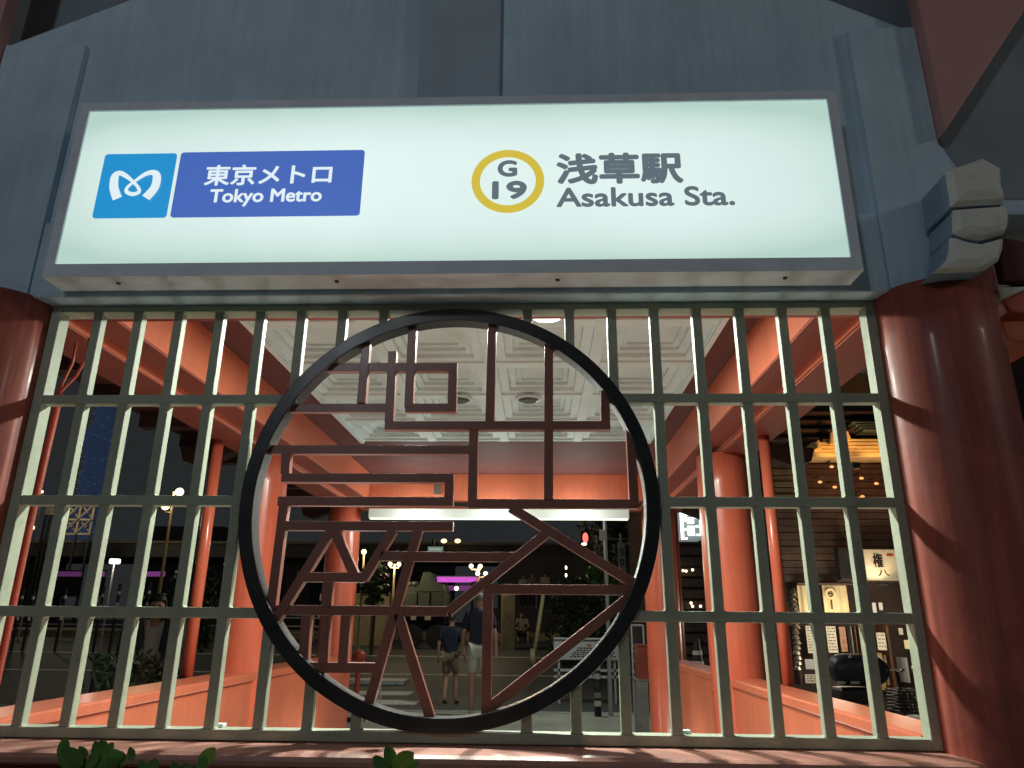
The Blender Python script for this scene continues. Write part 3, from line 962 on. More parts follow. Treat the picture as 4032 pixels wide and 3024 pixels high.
def person(label, loc, rz, H=1.72, top=NAVY, bottom=WHITEC, hair=HAIRD, shoe=SHOE, shorts=True, pose=None, group=None, hat=False, sub=2):
    """facing -y in local space; pose overrides joints (fractions of a 1.72 m body)"""
    t = thing('person', label, 'person', loc, rz, group)
    k = H / 1.72
    J = dict(pel=(0, 0, .93), wai=(0, 0.0, 1.08), che=(0, 0.01, 1.28), nek=(0, 0.0, 1.45), hed=(0, -0.015, 1.60),
             shL=(.165, .01, 1.40), elL=(.21, .03, 1.12), wrL=(.22, -.03, .88), haL=(.215, -.05, .80),
             shR=(-.165, .01, 1.40), elR=(-.21, .03, 1.12), wrR=(-.22, -.03, .88), haR=(-.215, -.05, .80),
             hpL=(.085, 0, .90), knL=(.10, -.02, .49), anL=(.10, .03, .09), toL=(.11, -.13, .035),
             hpR=(-.085, 0, .90), knR=(-.10, -.02, .49), anR=(-.10, .03, .09), toR=(-.11, -.13, .035))
    J.update(pose or {})
    J = {a: tuple(c * k for c in v) for a, v in J.items()}
    r = lambda v: v * k
    nodes = {'pel': (J['pel'], (r(.12), r(.10))), 'wai': (J['wai'], (r(.125), r(.09))), 'che': (J['che'], (r(.145), r(.105))), 'nek': (J['nek'], r(.055)),
             'chin': (lerp(J['nek'], J['hed'], .55), r(.06)), 'hed': (J['hed'], (r(.082), r(.095))), 'top': (tuple(Vector(J['hed']) + Vector((0, 0.01 * k, .07 * k))), (r(.055), r(.065)))}
    ed = [('pel', 'wai'), ('wai', 'che'), ('che', 'nek'), ('nek', 'chin'), ('chin', 'hed'), ('hed', 'top')]
    for s in 'LR':
        nodes['sh' + s] = (J['sh' + s], r(.055))
        nodes['el' + s] = (J['el' + s], r(.038))
        nodes['wr' + s] = (J['wr' + s], r(.026))
        nodes['ha' + s] = (J['ha' + s], (r(.034), r(.02)))
        nodes['hp' + s] = (J['hp' + s], r(.088))
        nodes['kn' + s] = (J['kn' + s], r(.054))
        nodes['ca' + s] = (lerp(J['kn' + s], J['an' + s], .35), r(.056))
        nodes['an' + s] = (J['an' + s], r(.035))
        nodes['to' + s] = (J['to' + s], r(.034))
        ed += [('che', 'sh' + s), ('sh' + s, 'el' + s), ('el' + s, 'wr' + s), ('wr' + s, 'ha' + s),
               ('pel', 'hp' + s), ('hp' + s, 'kn' + s), ('kn' + s, 'ca' + s), ('ca' + s, 'an' + s), ('an' + s, 'to' + s)]
        w, h = Vector(J['wr' + s]), Vector(J['ha' + s])
        d = (h - w).normalized()
        side = d.cross(Vector((0, 1, 0)))
        side = side.normalized() if side.length > 0.1 else Vector((1, 0, 0))
        fwd_ = side.cross(d)
        for q in range(4):
            fn = 'f%d%s' % (q, s)
            nodes[fn] = (tuple(h + d * r(.07 - 0.012 * abs(q - 1.4)) + fwd_ * r((q - 1.5) * .021) + side * r(.012)), r(.009))
            ed.append(('ha' + s, fn))
        nodes['th' + s] = (tuple(w + d * r(.055) - fwd_ * r(.055)), r(.010))
        ed.append(('wr' + s, 'th' + s))
    skin('body', nodes, ed, SKIN, t, sub)
    # clothes
    sn = {'wai': (J['wai'], (r(.145), r(.112))), 'pel': (lerp(J['wai'], J['pel'], .75), (r(.15), r(.12))), 'che': (J['che'], (r(.185), r(.145))), 'nek': (lerp(J['che'], J['nek'], .80), r(.098))}
    se = [('pel', 'wai'), ('wai', 'che'), ('che', 'nek')]
    for s in 'LR':
        sn['sh' + s] = (J['sh' + s], r(.088))
        sn['sl' + s] = (lerp(J['sh' + s], J['el' + s], .85), r(.068))
        se += [('che', 'sh' + s), ('sh' + s, 'sl' + s)]
    skin('shirt', sn, se, top, t, sub)
    f = 0.86 if shorts else 1.0
    bn = {'pel': (J['pel'], (r(.145), r(.122)))}
    be = []
    for s in 'LR':
        bn['hp' + s] = (J['hp' + s], r(.105))
        bn['kn' + s] = (lerp(J['hp' + s], J['kn' + s], f), r(.085 if shorts else .07))
        be += [('pel', 'hp' + s), ('hp' + s, 'kn' + s)]
        if not shorts:
            bn['an' + s] = (lerp(J['kn' + s], J['an' + s], .92), r(.055))
            be.append(('kn' + s, 'an' + s))
    skin('shorts' if shorts else 'trousers', bn, be, bottom, t, sub)
    for s in 'LR':
        a, b = Vector(J['an' + s]), Vector(J['to' + s])
        skin('shoe', {'a': (tuple(a - Vector((0, 0, .03 * k))), r(.048)), 'b': (tuple(a.lerp(b, .5) - Vector((0, 0, .02 * k))), r(.046)), 'c': (tuple(b), (r(.046), r(.03)))}, [('a', 'b'), ('b', 'c')], shoe, t, 1)
    h = Vector(J['hed'])
    # hair cap: upper/back shell of an ellipsoid
    hb = MB()
    N, Mm = 16, 9
    vs = []
    for i in range(Mm + 1):
        ph = PI * 0.62 * i / Mm
        for q in range(N):
            th = 2 * PI * q / N
            dip = 1.0 if math.sin(th) > -0.2 else 0.62
            p_ = ph * dip
            vs.append(h + Vector((0, 0.012 * k, .025 * k)) + Vector((math.sin(p_) * math.cos(th) * r(.080), math.sin(p_) * math.sin(th) * r(.094), math.cos(p_) * r(.100))))
    fs = [(i * N + q, (i + 1) * N + q, (i + 1) * N + (q + 1) % N, i * N + (q + 1) % N) for i in range(Mm) for q in range(N)]
    hb.add(vs, fs).build('hat' if hat else 'hair', hair, t, smooth=True)
    # face: nose, ears, eyes, mouth
    MB().sphere(h + Vector((0, -.088 * k, -.012 * k)), r(.014), 8, 6, (0.8, 1, 1.3)).build('nose', SKIN, t, smooth=True)
    for s in (-1, 1):
        MB().sphere(h + Vector((s * .078 * k, .01 * k, -.01 * k)), r(.022), 8, 6, (0.4, 0.8, 1.2)).build('ear', SKIN, t, smooth=True)
        MB().sphere(h + Vector((s * .03 * k, -.078 * k, .012 * k)), r(.010), 8, 6, (1.3, 0.6, 0.7)).build('eye', INK, t, smooth=True)
    MB().sphere(h + Vector((0, -.080 * k, -.048 * k)), r(.018), 8, 6, (1.3, 0.5, 0.35)).build('mouth', mat('lips', (0.3, 0.11, 0.09), 0.5), t, smooth=True)
    return t


# walker with white shorts, seen from behind, walking away
pA = at(1880, 2815, 10.1)
person('pedestrian in a dark navy shirt and white shorts walking away beside the crossing', (pA.x, 10.1, 0.005), PI + 0.15, 1.86, NAVY, WHITEC, HAIRG, SHOE, True,
       dict(knL=(.09, -.08, .49), anL=(.09, -.02, .09), toL=(.10, -.17, .035), knR=(-.10, -.0, .49), anR=(-.11, .14, .10), toR=(-.12, 0.0, .035),
            elL=(.23, -.02, 1.13), wrL=(.24, -.13, .91), haL=(.235, -.17, .84), elR=(-.23, .09, 1.13), wrR=(-.25, .08, .89), haR=(-.25, .07, .81)))
pB = at(1775, 2690, 12.6)
person('pedestrian in a navy shirt and khaki shorts stepping off the kerb', (pB.x - .02, 12.6, -0.112), PI - 0.2, 1.66, NAVY, BEIGEC, HAIRD, BLACKC, True,
       dict(knL=(.08, .0, .49), anL=(.06, .16, .12), toL=(.06, .03, .05), knR=(-.09, -.10, .50), anR=(-.09, -.10, .09), toR=(-.10, -.25, .035),
            elL=(.24, .06, 1.14), wrL=(.27, .0, .90), haL=(.27, -.02, .82), elR=(-.24, -.02, 1.13), wrR=(-.27, -.1, .90), haR=(-.27, -.13, .83)))
# seated man across the road, facing the station
pC = at(2055, 2515, 27.0)
person('man in grey shirt sitting on the far kerb with knees apart', (pC.x, 27.0, 0.97 - 0.42), 0.0, 1.72, GREYC, BLACKC, HAIRD, SHOE, True,
       dict(pel=(0, .1, .47), wai=(0, .08, .62), che=(0, -.02, .82), nek=(0, -.10, .97), hed=(0, -.17, 1.10), shL=(.17, -.05, .93), shR=(-.17, -.05, .93),
            elL=(.27, -.18, .70), wrL=(.16, -.38, .60), haL=(.10, -.43, .56), elR=(-.27, -.18, .70), wrR=(-.16, -.38, .60), haR=(-.10, -.43, .56),
            hpL=(.09, .06, .46), hpR=(-.09, .06, .46), knL=(.25, -.35, .47), knR=(-.25, -.35, .47), anL=(.24, -.33, .09), anR=(-.24, -.33, .09), toL=(.27, -.48, .035), toR=(-.27, -.48, .035)))
# three people on the raised terrace
for px, col_, nm, hh_ in ((2060, WHITEC, 'person in a pale shirt on the terrace, furthest left of the three', 1.6), (2096, BEIGEC, 'person in a tan top standing in the middle of the terrace group', 1.68), (2145, mat('cream_cloth_top', (0.42, 0.36, 0.26), 0.8), 'person in a cream shirt on the terrace, right of the group', 1.72)):
    q = at(px, 2250, 33.6)
    person(nm, (q.x, 33.6, 2.0), 0.3 if px < 2100 else PI, hh_, col_, BLACKC, HAIRD, BLACKC, False, sub=1)
# dark-haired visitor left, beyond the low wall, in an open jacket over a white shirt
pD = at(620, 2420, 4.2)
vis = person('visitor in a dark jacket over a white shirt looking down beyond the low wall', (pD.x, 4.2, 0.0), 0.35, 1.66, WHITEC, BEIGEC, HAIRD, BLACKC, False,
       dict(nek=(0, -.04, 1.43), hed=(0, -.11, 1.55), elL=(.25, .02, 1.12), wrL=(.13, -.2, 1.05), haL=(.06, -.26, 1.06), elR=(-.25, .02, 1.12), wrR=(-.20, -.16, .98), haR=(-.16, -.22, .96)))
for s in (-1, 1):
    MB().prism([(s * .05, 0), (s * .22, 0), (s * .26, .35), (s * .23, .64), (s * .10, .70), (s * .07, .45)] if s > 0 else [(-.10, .70), (-.23, .64), (-.26, .35), (-.22, 0), (-.05, 0), (-.07, .45)], -.17, .12).build('jacket_side', BLACKC, vis, 0.03, segs=3).location = (0, 0, .80)
bg_ = MB().box(-.42, -.20, -.12, .10, 0.72, 1.12).build('shoulder_bag', BLACKC, vis, 0.04, segs=3)

# ------------------------------------------------------------------ centre background
# white pole on the pavement with small signs
pp = at(2405, 2818, 10.2)
t = thing('sign_pole', 'tall pale grey pole standing at the kerb right of the ring centre', 'pole', (pp.x, 10.2, 0))
MB().tube([(0, 0, 0), (0, 0, 4.9)], [.036, .030], 14).build('pole', GREYM, t, smooth=True)
MB().tube([(0, 0, 4.9), (-.25, .1, 5.1), (-.7, .2, 5.15)], .025, 8).build('added_lamp_arm', GREYM, t, smooth=True)
MB().box(-1.05, -.6, .1, .3, 5.13, 5.2).build('added_lamp_head', emat('fill_led', (.9, 1, .95), 3), t, .02)  # lamp head and arm added out of view to brighten the street
lamp('fill_led_lamp', 'AREA', (-.8, .2, 5.1), 110, (.92, 1.0, .9), t, .3)
MB().box(-.10, .02, -.05, -.03, 2.72, 2.9).build('sign_plate', PAPER, t, 0.004)
# bollard with stickers
pb = at(2355, 2820, 10.15)
t = thing('bollard', 'short dark bollard with worn stickers beside the grey pole', 'bollard', (pb.x, 10.15, 0))
MB().tube([(0, 0, 0), (0, 0, .82), (0, 0, .88)], [.055, .055, .03], 16).build('post', DARK, t, smooth=True)
for z, m_ in ((.15, PAPER), (.27, GREYC), (.42, DARKBLUE), (.55, GREYM), (.68, PAPER)):
    MB().tube([(0, 0, z), (0, 0, z + .08)], .057, 16, False).build('sticker', m_, t, smooth=True)
# white notice board with text lines across the road edge
def board():
    Y = 13.2
    a, b = at(2180, 2510, Y), at(2440, 2600, Y)
    t = thing('notice_board', 'long white notice board with red mark and rows of small text', 'notice board', (0, Y, 0))
    MB().box(a.x, b.x, -.02, .02, b.z, a.z).build('panel', GREYM, t, 0.005)
    MB().box(a.x, b.x, -.035, -.022, a.z - .055, a.z - .035).build('frame', DARK, t)
    f = MB()
    for x in (a.x + .1, b.x - .1):
        f.box(x - .02, x + .02, .022, .06, gz(Y), a.z)
    f.box(a.x, b.x, .022, .05, b.z - .22, b.z - .17)
    f.box(a.x, b.x, .022, .05, b.z - .34, b.z - .29)
    f.build('stand', GREYM, t)
    r0, r1 = at(2311, 2536, Y), at(2328, 2545, Y)
    MB().box(r0.x, r1.x, -.024, -.0205, r1.z, r0.z).build('red_mark', REDINK, t)
    rn = random.Random(3)
    ln = MB()
    for i in range(5):
        z = at(2300, 2553 + i * 8, Y).z
        x = at(2275 - i * 8, 2550, Y).x
        while x < b.x - .12:
            w = rn.uniform(.02, .07)
            ln.box(x, x + w, -.023, -.0205, z - .012, z + (.012 if i else .02))
            x += w + .02
    o = ln.build('text_rows', INK, t)
    o['kind'] = 'stuff'


board()
# slanting yellow post
a, b = at(2140, 2340, 15), at(2098, 2610, 15)
t = thing('leaning_post', 'slanting yellow post leaning beside the dark hedge', 'post', (0, 0, 0))
MB().tube([b, a], [.05, .04], 12).build('post', YELPOLE, t, smooth=True)
MB().tube([b - Vector((0, 0, .05)), b + Vector((0, 0, .3))], [.09, .05], 12).build('foot', YELPOLE, t, smooth=True)
# vertical banner signs
def banner(x0, x1, y0, y1, Y, label, m, chars, ph):
    a, b = at(x0, y0, Y), at(x1, y1, Y)
    t = thing('banner_sign', label, 'sign', (0, 0, 0))
    MB().box(a.x, b.x, Y - .03, Y + .03, b.z, a.z).build('panel', m, t, 0.005)
    MB().tube([((a.x + b.x) / 2, Y + .06, gz(Y)), ((a.x + b.x) / 2, Y + .06, a.z + .3)], .04, 10).build('pole', GREYM, t)
    h = (a.z - b.z) * 0.80 / len(chars)
    z = a.z - (a.z - b.z) * 0.1
    cx = (a.x + b.x) / 2
    for c_ in chars:
        text('lettering', c_, INK, t, cx - ph, cx + ph, z - h * .85, z, Y - .033, 0.02)
        z -= h


banner(2432, 2468, 2138, 2340, 21, 'tall white vertical sign with a column of dark characters', GREYM, '浅草本店', .09)
banner(2341, 2366, 2144, 2270, 22, 'narrow pinkish vertical sign left of the grey pole', NOREN, '百円', .05)
# red traffic signal
a = at(2305, 2120, 24)
t = thing('traffic_signal', 'traffic signal showing a red light above the road', 'traffic signal', (0, 0, 0))
MB().box(a.x - .16, a.x + .16, 24, 24.2, a.z - .26, a.z + .26).build('housing', DARK, t, 0.03)
MB().sphere((a.x, 23.99, a.z + .02), .12, 14, 8, (.8, .4, 1.5)).build('red_lens', emat('red_signal', (1, .10, .07), 3), t, smooth=True)
MB().sphere((a.x - .05, 23.97, a.z - .2), .07, 10, 6, (1.4, .4, .7)).build('signal_glow', emat('signal_white', (1, .8, .7), 3), t, smooth=True)
MB().tube([(a.x + .2, 24.15, a.z), (a.x + 1.6, 24.15, a.z), (a.x + 1.6, 24.15, gz(24))], .05, 8).build('pole', GREYM, t)
# hedge and trees
def bush(name, label, cat_, c, rad, n, size, m=LEAFD, seed=1, trunk=True, zb=None):
    t = thing(name, label, cat_, (c[0], c[1], 0))
    mb = MB()
    leaves(mb, (0, 0, c[2]), rad, n, size, seed)
    mb.build('crown' if trunk else 'foliage', m, t, fix=False)
    z0 = gz(c[1]) if zb is None else zb
    tr = MB()
    tr.tube([(0, 0, z0), (0.03, 0, (z0 + c[2]) / 2), (0, 0, c[2] + rad[2] * .4)], [.09 * rad[0] + .02, .07 * rad[0] + .01, .02], 8)
    for k in range(4):
        an = k * 1.7 + seed
        tr.tube([(0.02, 0, (z0 + c[2]) / 2), (math.cos(an) * rad[0] * .55, math.sin(an) * rad[1] * .55, c[2] + rad[2] * .2)], [.04 * rad[0] + .008, .01], 6)
    tr.build('trunk' if trunk else 'stem', BARK, t)
    return t


q = at(2265, 2450, 19)
bush('bush', 'large dark round bush behind the white notice board', 'bush', (q.x, 19, q.z - .1), (.82, .7, 1.35), 2600, .085, LEAFD, 3, False)
q = at(2370, 2330, 20.5)
bush('tree', 'small leafy tree behind the grey pole', 'tree', (q.x, 20.5, q.z), (.55, .5, 1.1), 1500, .09, LEAF, 5)
q = at(1478, 2310, 22)
bush('tree', 'thin dark street tree between the pair lamp and the low tan wall', 'tree', (q.x, 22, q.z + .1), (.5, .5, .75), 700, .10, LEAFD, 8)
q = at(760, 2360, 15)
bush('tree', 'dark tree beyond the left rain pipe', 'tree', (q.x, 15, q.z - .2), (.7, .6, 1.1), 1400, .09, LEAFD, 12)
q = at(2450, 2120, 26)
bush('tree', 'sparse grey-green tree above the vertical white sign', 'tree', (q.x - .2, 26, q.z + .3), (1.5, .9, 1.3), 1500, .14, mat('sparse_leaf', (.12, .14, .10), .6, .4, 4), 15)
q = at(1480, 2362, 24)
# low tan walls
for x0, x1, y0, y1, Y, lb in ((1398, 1462, 2336, 2385, 25, 'low tan wall left of the street tree'), (1480, 1532, 2336, 2385, 25, 'low tan wall right of the street tree'), (1975, 2030, 2340, 2400, 24, 'pale square concrete block near the walking man')):
    a, b = at(x0, y0, Y), at(x1, y1, Y)
    o = MB().box(a.x, b.x, Y, Y + .5, gz(Y) - .1, a.z).build('planter_wall', TAN, None, 0.03)
    tag(o, lb, 'wall')
# grey-green utility truck
def truck():
    Y = 24.0
    t = thing('parked_truck', 'grey-green box truck parked across the road below the girder', 'truck', (0, 0, 0))
    g = lambda x, y: at(x, y, Y)
    a, b = g(1662, 2250), g(1705, 2330)
    MB().prism([(g(1640, 2330).x, g(1640, 2330).z), (g(1752, 2330).x, g(1752, 2330).z), (g(1745, 2300).x, g(1745, 2300).z), (g(1700, 2290).x, g(1700, 2290).z), (g(1695, 2252).x, g(1695, 2252).z), (g(1668, 2252).x, g(1668, 2252).z), (g(1655, 2290).x, g(1655, 2290).z)], Y, Y + 1.6).build('cab', GREENBOX, t, .015)
    for x0, x1 in ((1593, 1640), (1648, 1690), (1700, 1752)):
        a, b = g(x0, 2332), g(x1, 2388)
        MB().box(a.x, b.x, Y - .04, Y + 1.6, b.z, a.z).build('body_panel', GREENBOX, t, .012)
    for x in (1613, 1632):
        p = g(x, 2298)
        MB().sphere((p.x, Y - .05, p.z), .07, 12, 8).build('lamp', mat('grey_lens', (.25, .25, .25), .3), t, smooth=True)
    p0, p1 = g(1600, 2290), g(1645, 2332)
    MB().box(p0.x, p1.x, Y, Y + .5, p1.z, p0.z).build('hood', GREENBOX, t, .015)
    for x in (1620, 1725):
        p = g(x, 2395)
        w = MB().prism([(p.x + .4 * math.cos(u * PI / 10), gz(Y) + .4 + .4 * math.sin(u * PI / 10)) for u in range(20)], Y - .02, Y + .25)
        w.build('wheel', DARK, t)


truck()
# purple lit canopy with round-edged ribs
def canopy():
    Y = 30.0
    t = thing('lit_canopy', 'long canopy edge lit bright purple across the road', 'canopy', (0, 0, 0))
    a, b = at(1710, 2272, Y), at(1885, 2290, Y)
    M_ = emat('purple_light', (.62, .09, .60), 1.0)
    n = 34
    for i in range(n):
        x = a.x + (b.x - a.x) * i / n
        w = (b.x - a.x) / n
        MB().box(x, x + w * .82, Y - .05, Y + .3, a.z - .2 + (0.0 if i < 26 else (i - 26) * .012), a.z).build('lit_rib', M_, t)
    MB().box(a.x - .02, b.x, Y + .05, Y + .6, a.z + .003, a.z + .05).build('edge_rail', GREYM, t)
    M2 = emat('purple_dim', (.20, .03, .19), 1.0)
    for k in range(3):
        c0, c1 = at(1738 + k * 8, 2305 + k * 7, Y), at(1850, 2309 + k * 7, Y)
        MB().box(c0.x, c1.x, Y + .3, Y + .6, c1.z, c0.z).build('lit_soffit_line', M2, t)
    for x in (a.x + .5, b.x - .3):
        MB().tube([(x, Y + .4, gz(Y)), (x, Y + .4, a.z)], .06, 8).build('post', DARK, t)
    p = at(1797, 2317, Y)
    MB().sphere((p.x, Y, p.z), .09, 10, 6).build('bulb', emat('white_bulb', (1, .95, .85), 4), t)


canopy()
# yellow globe lamps
GL = emat('lit_globe_yellow', (1.0, .82, .45), 3.5)
def globe_lamp(pts, Y, r, label, post=True):
    t = thing('globe_street_lamp', label, 'street lamp', (0, 0, 0), 0, 'yellow globe street lamps')
    ps = [at(x, y, Y) for x, y in pts]
    for p in ps:
        MB().sphere(p, r, 14, 10).build('globe', GL, t, smooth=True)
    cx = sum(p.x for p in ps) / len(ps)
    zt = max(p.z for p in ps)
    if post:
        MB().tube([(cx, Y + .05, gz(Y)), (cx, Y + .05, zt)], [.06, .03], 10).build('post', YELPOLE, t)
        for p in ps:
            if len(ps) > 1:
                MB().tube([(cx, Y + .05, p.z - r * 1.6), (p.x, Y + .02, p.z - r * 1.5), (p.x, Y, p.z - r)], .02, 6).build('bracket', YELPOLE, t)
    c = Vector((cx, Y - .1, zt))
    lamp('globe_lamp', 'POINT', c, 60 * len(ps) ** .5, (1, .78, .45), t, .2)
    return t


globe_lamp([(1433, 2173)], 22, .085, 'single bright globe lamp right of the far left column')
globe_lamp([(1536, 2221), (1571, 2222)], 23, .075, 'street lamp with two globes behind the slanted emblem bar')
globe_lamp([(1855, 2229), (1891, 2230), (1881, 2258), (1912, 2259)], 24, .078, 'street lamp with a cluster of four globes right of the purple canopy')
globe_lamp([(707, 1937), (652, 1992)], 19, .12, 'tall ornamental street lamp with two globes, left, above the tree', True)
q = at(1506, 2278, 26)
t = thing('tail_light', 'small red light glowing beside the street tree', 'light', q)
MB().sphere((0, 0, 0), .085, 10, 6).build('lens', emat('red_orange', (1, .2, .1), 2.5), t)
MB().tube([(0, .1, gz(26) - q.z), (0, .1, .12)], .03, 8).build('post', DARK, t)
# elevated girder with pair of lamps and a hanging guide sign
Y = 40
GD = thing('road_bridge', 'dark elevated road girder with a pale edge line crossing the whole view', 'bridge', (0, 0, 0))
a = at(1900, 2138, Y).z
b = at(1900, 2200, Y).z
MB().box(-60, 22, Y, Y + 6, b, a - .12).build('girder', mat('girder_steel', (.075, .07, .068), .6, .2, 1), GD)
MB().box(-60, 22, Y - .15, Y + .2, a - .118, a + .02).build('edge_line', TAN, GD)
for x in (-30, -14, 3.5, 18):
    MB().box(x - .8, x + .8, Y + 1, Y + 3, 0.5, b).build('pier', DARK, GD)
for x in (1748, 1802):
    p = at(x, 2130, 39)
    t = thing('bridge_lamp', 'small amber lamp on the girder, ' + ('left one of the pair' if x == 1748 else 'right one of the pair'), 'lamp', p)
    MB().sphere((0, 0, 0), .13, 12, 8, (1.3, 1, .9)).build('globe', emat('amber', (1, .7, .3), 3), t, smooth=True)
    MB().tube([(0, 1.0, a - p.z), (0, .1, -.12)], .04, 6).build('bracket', DARK, t)
p0, p1 = at(1685, 2152, 38), at(1744, 2172, 38)
t = thing('guide_sign', 'small pale green guide sign hung under the amber bridge lamps', 'sign', (0, 0, 0))
MB().box(p0.x, p1.x, 38, 38.08, p1.z, p0.z).build('panel', emat('pale_green_sign', (.14, .2, .17), 1), t, .02)
MB().box(p0.x + .1, p1.x - .1, 37.97, 37.99, (p0.z + p1.z) / 2 - .04, (p0.z + p1.z) / 2 + .04).build('stripe', emat('sign_stripe', (.3, .36, .33), 1), t)
MB().box(p0.x + .2, p0.x + .3, 38.1, 40.2, p0.z - .1, a).build('hanger', DARK, t)
# terrace wall and railing
t = thing('terrace', 'raised dark terrace across the road where three people stand', 'terrace', (0, 0, 0))
MB().box(-2.2, 14, 33.0, 39, .6, 2.0).build('wall', mat('terrace_wall', (.08, .07, .07), .7, .3, 1), t, .02)
MB().box(-2.2, 14, 38.6, 39, 2.0, 4.9).build('back_wall', mat('terrace_back', (.11, .10, .10), .7, .2, 1), t)
MB().tube([(-2.1, 33.1, 2.75), (13.9, 33.1, 2.75)], .03, 6).build('rail', GREYM, t)
for x in range(16):
    MB().tube([(-2.1 + x, 33.1, 2.0), (-2.1 + x, 33.1, 2.75)], .02, 6).build('rail_post', GREYM, t)
for y in (2235, 2265):
    p = at(2229, y, 32.8)
    tt = thing('wall_lamp', 'small warm wall lamp right of the terrace group, ' + ('upper' if y == 2235 else 'lower'), 'lamp', p)
    MB().sphere((0, 0, 0), .07, 10, 6, (.7, .7, 1.3)).build('bulb', GL, tt)
    MB().tube([(0, .08, -.2), (0, .08, .2)], .02, 6).build('bracket', DARK, tt)
# guard rails and far side left: barrier posts
def striped_post(px, py0, py1, Y, label):
    a, b = at(px, py0, Y), at(px, py1, Y)
    t = thing('barrier_post', label, 'bollard', (b.x, Y, 0), 0, 'striped barrier posts along the far kerb')
    z = gz(Y)
    H = a.z - z
    MB().tube([(0, 0, z), (0, 0, a.z)], .045, 10).build('post', DARK, t)
    for k in range(3):
        MB().tube([(0, 0, z + H * (.5 + k * .17)), (0, 0, z + H * (.5 + k * .17) + .10)], .048, 10).build('stripe', SHOE, t)


for i, (x, y0, y1) in enumerate(((83, 2320, 2370), (125, 2322, 2380), (252, 2318, 2370), (400, 2310, 2370), (585, 2295, 2350), (470, 2298, 2330))):
    striped_post(x, y0, y1, 22, ['leftmost striped barrier post beyond the conduit', 'second striped barrier post from the left', 'striped barrier post in the second lattice gap',
                                 'striped barrier post in the third lattice gap', 'striped barrier post left of the lamp post foot', 'short barrier post under the white lantern'][i])
t = thing('guard_rail', 'low grey guard rail along the far kerb on the left', 'guard rail', (0, 0, 0))
for z in (.55, .85):
    MB().tube([(-26, 26, gz(26) + z), (-6.5, 26, gz(26) + z)], .03, 6).build('rail', GREYM, t)
for k in range(13):
    MB().tube([(-26 + k * 1.6, 26, gz(26)), (-26 + k * 1.6, 26, gz(26) + .95)], .03, 6).build('rail_post', GREYM, t)
for x0, x1, y, lb in ((228, 318, 2262, 'dim purple lit balustrade left of the white lantern'), (568, 648, 2262, 'purple lit balustrade left of the lamp post'), (735, 772, 2266, 'short purple lit balustrade beside the rain pipe'), (395, 408, 2262, 'narrow purple light beside the white lantern')):
    a, b = at(x0, y - 12, 32), at(x1, y + 8, 32)
    t = thing('lit_balustrade', lb, 'balustrade', (0, 0, 0))
    n = max(2, int((b.x - a.x) / .09))
    Mm_ = emat('purple_faint', (.075, .02, .08), 1.0) if x0 == 228 else emat('purple_mid', (.15, .035, .16), 1.0)
    mb = MB()
    for i in range(n):
        x = a.x + (b.x - a.x) * i / n
        mb.box(x, x + (b.x - a.x) / n * .7, 32, 32.08, b.z, a.z)
    mb.build('lit_infill', Mm_, t)
    MB().box(a.x - .05, b.x + .05, 31.98, 32.12, a.z + .003, a.z + .06).build('rail', DARK, t)
    MB().box(a.x - .05, b.x + .05, 31.98, 32.12, b.z - .9, b.z - .003).build('base', DARK, t)
p = at(452, 2212, 23)
t = thing('lantern', 'bright white lantern on a short stand in the third lattice gap', 'lantern', (p.x, 23, 0))
MB().box(-.16, .16, -.1, .1, p.z - .07, p.z + .10).build('shade', emat('white_lantern', (1, .95, .85), 2.5), t, .04)
MB().tube([(0, 0, gz(23)), (0, 0, p.z - .07)], .03, 8).build('post', GREYM, t)
lamp('lantern_lamp', 'POINT', (0, -.3, p.z), 30, (1, .9, .75), t, .15)
# lane line glimpsed on the left and distant tower, scaffold
def poly(name, pts, Y, dep, m, parent=None, bev=0):
    q = [at(a, b, Y) for a, b in pts]
    return MB().prism([(p.x, p.z) for p in reversed(q)], Y, Y + dep).build(name, m, parent, bev)


TW = thing('distant_tower', 'tall distant tower lit dim blue seen in the second lattice gap', 'tower', (0, 0, 0))
Yt = 300
tw = MB()
c0 = at(330, 2190, Yt)
c1 = at(395, 1450, Yt)
for k in range(17):
    z = c0.z + (c1.z - c0.z) * k / 16
    rr = 7.5 - 2.2 * k / 16
    if k in (9, 10):
        rr += 2.2
    if k:
        tw.tube([(c0.x + (c1.x - c0.x) * 0, Yt, zp_), (c0.x, Yt, z)], [rp_, rr], 10, False)
    zp_, rp_ = z, rr
tw.build('core', BLUELIT, TW)
rn = random.Random(5)
tb = MB()
for k in range(150):
    z = c0.z + (c1.z - c0.z) * rn.random()
    an = rn.uniform(PI, 2 * PI)
    u = (z - c0.z) / (c1.z - c0.z)
    rr = 7.9 - 2.2 * u + (2.2 if .53 < u < .65 else 0)
    s = rn.uniform(.25, .6)
    tb.box(c0.x + rr * math.cos(an) - s, c0.x + rr * math.cos(an) + s, Yt + rr * math.sin(an) - .3, Yt + rr * math.sin(an), z, z + s * .7)
o = tb.build('blue_lights', emat('blue_points', (.022, .045, .11), 1.0), TW)
o['kind'] = 'stuff'


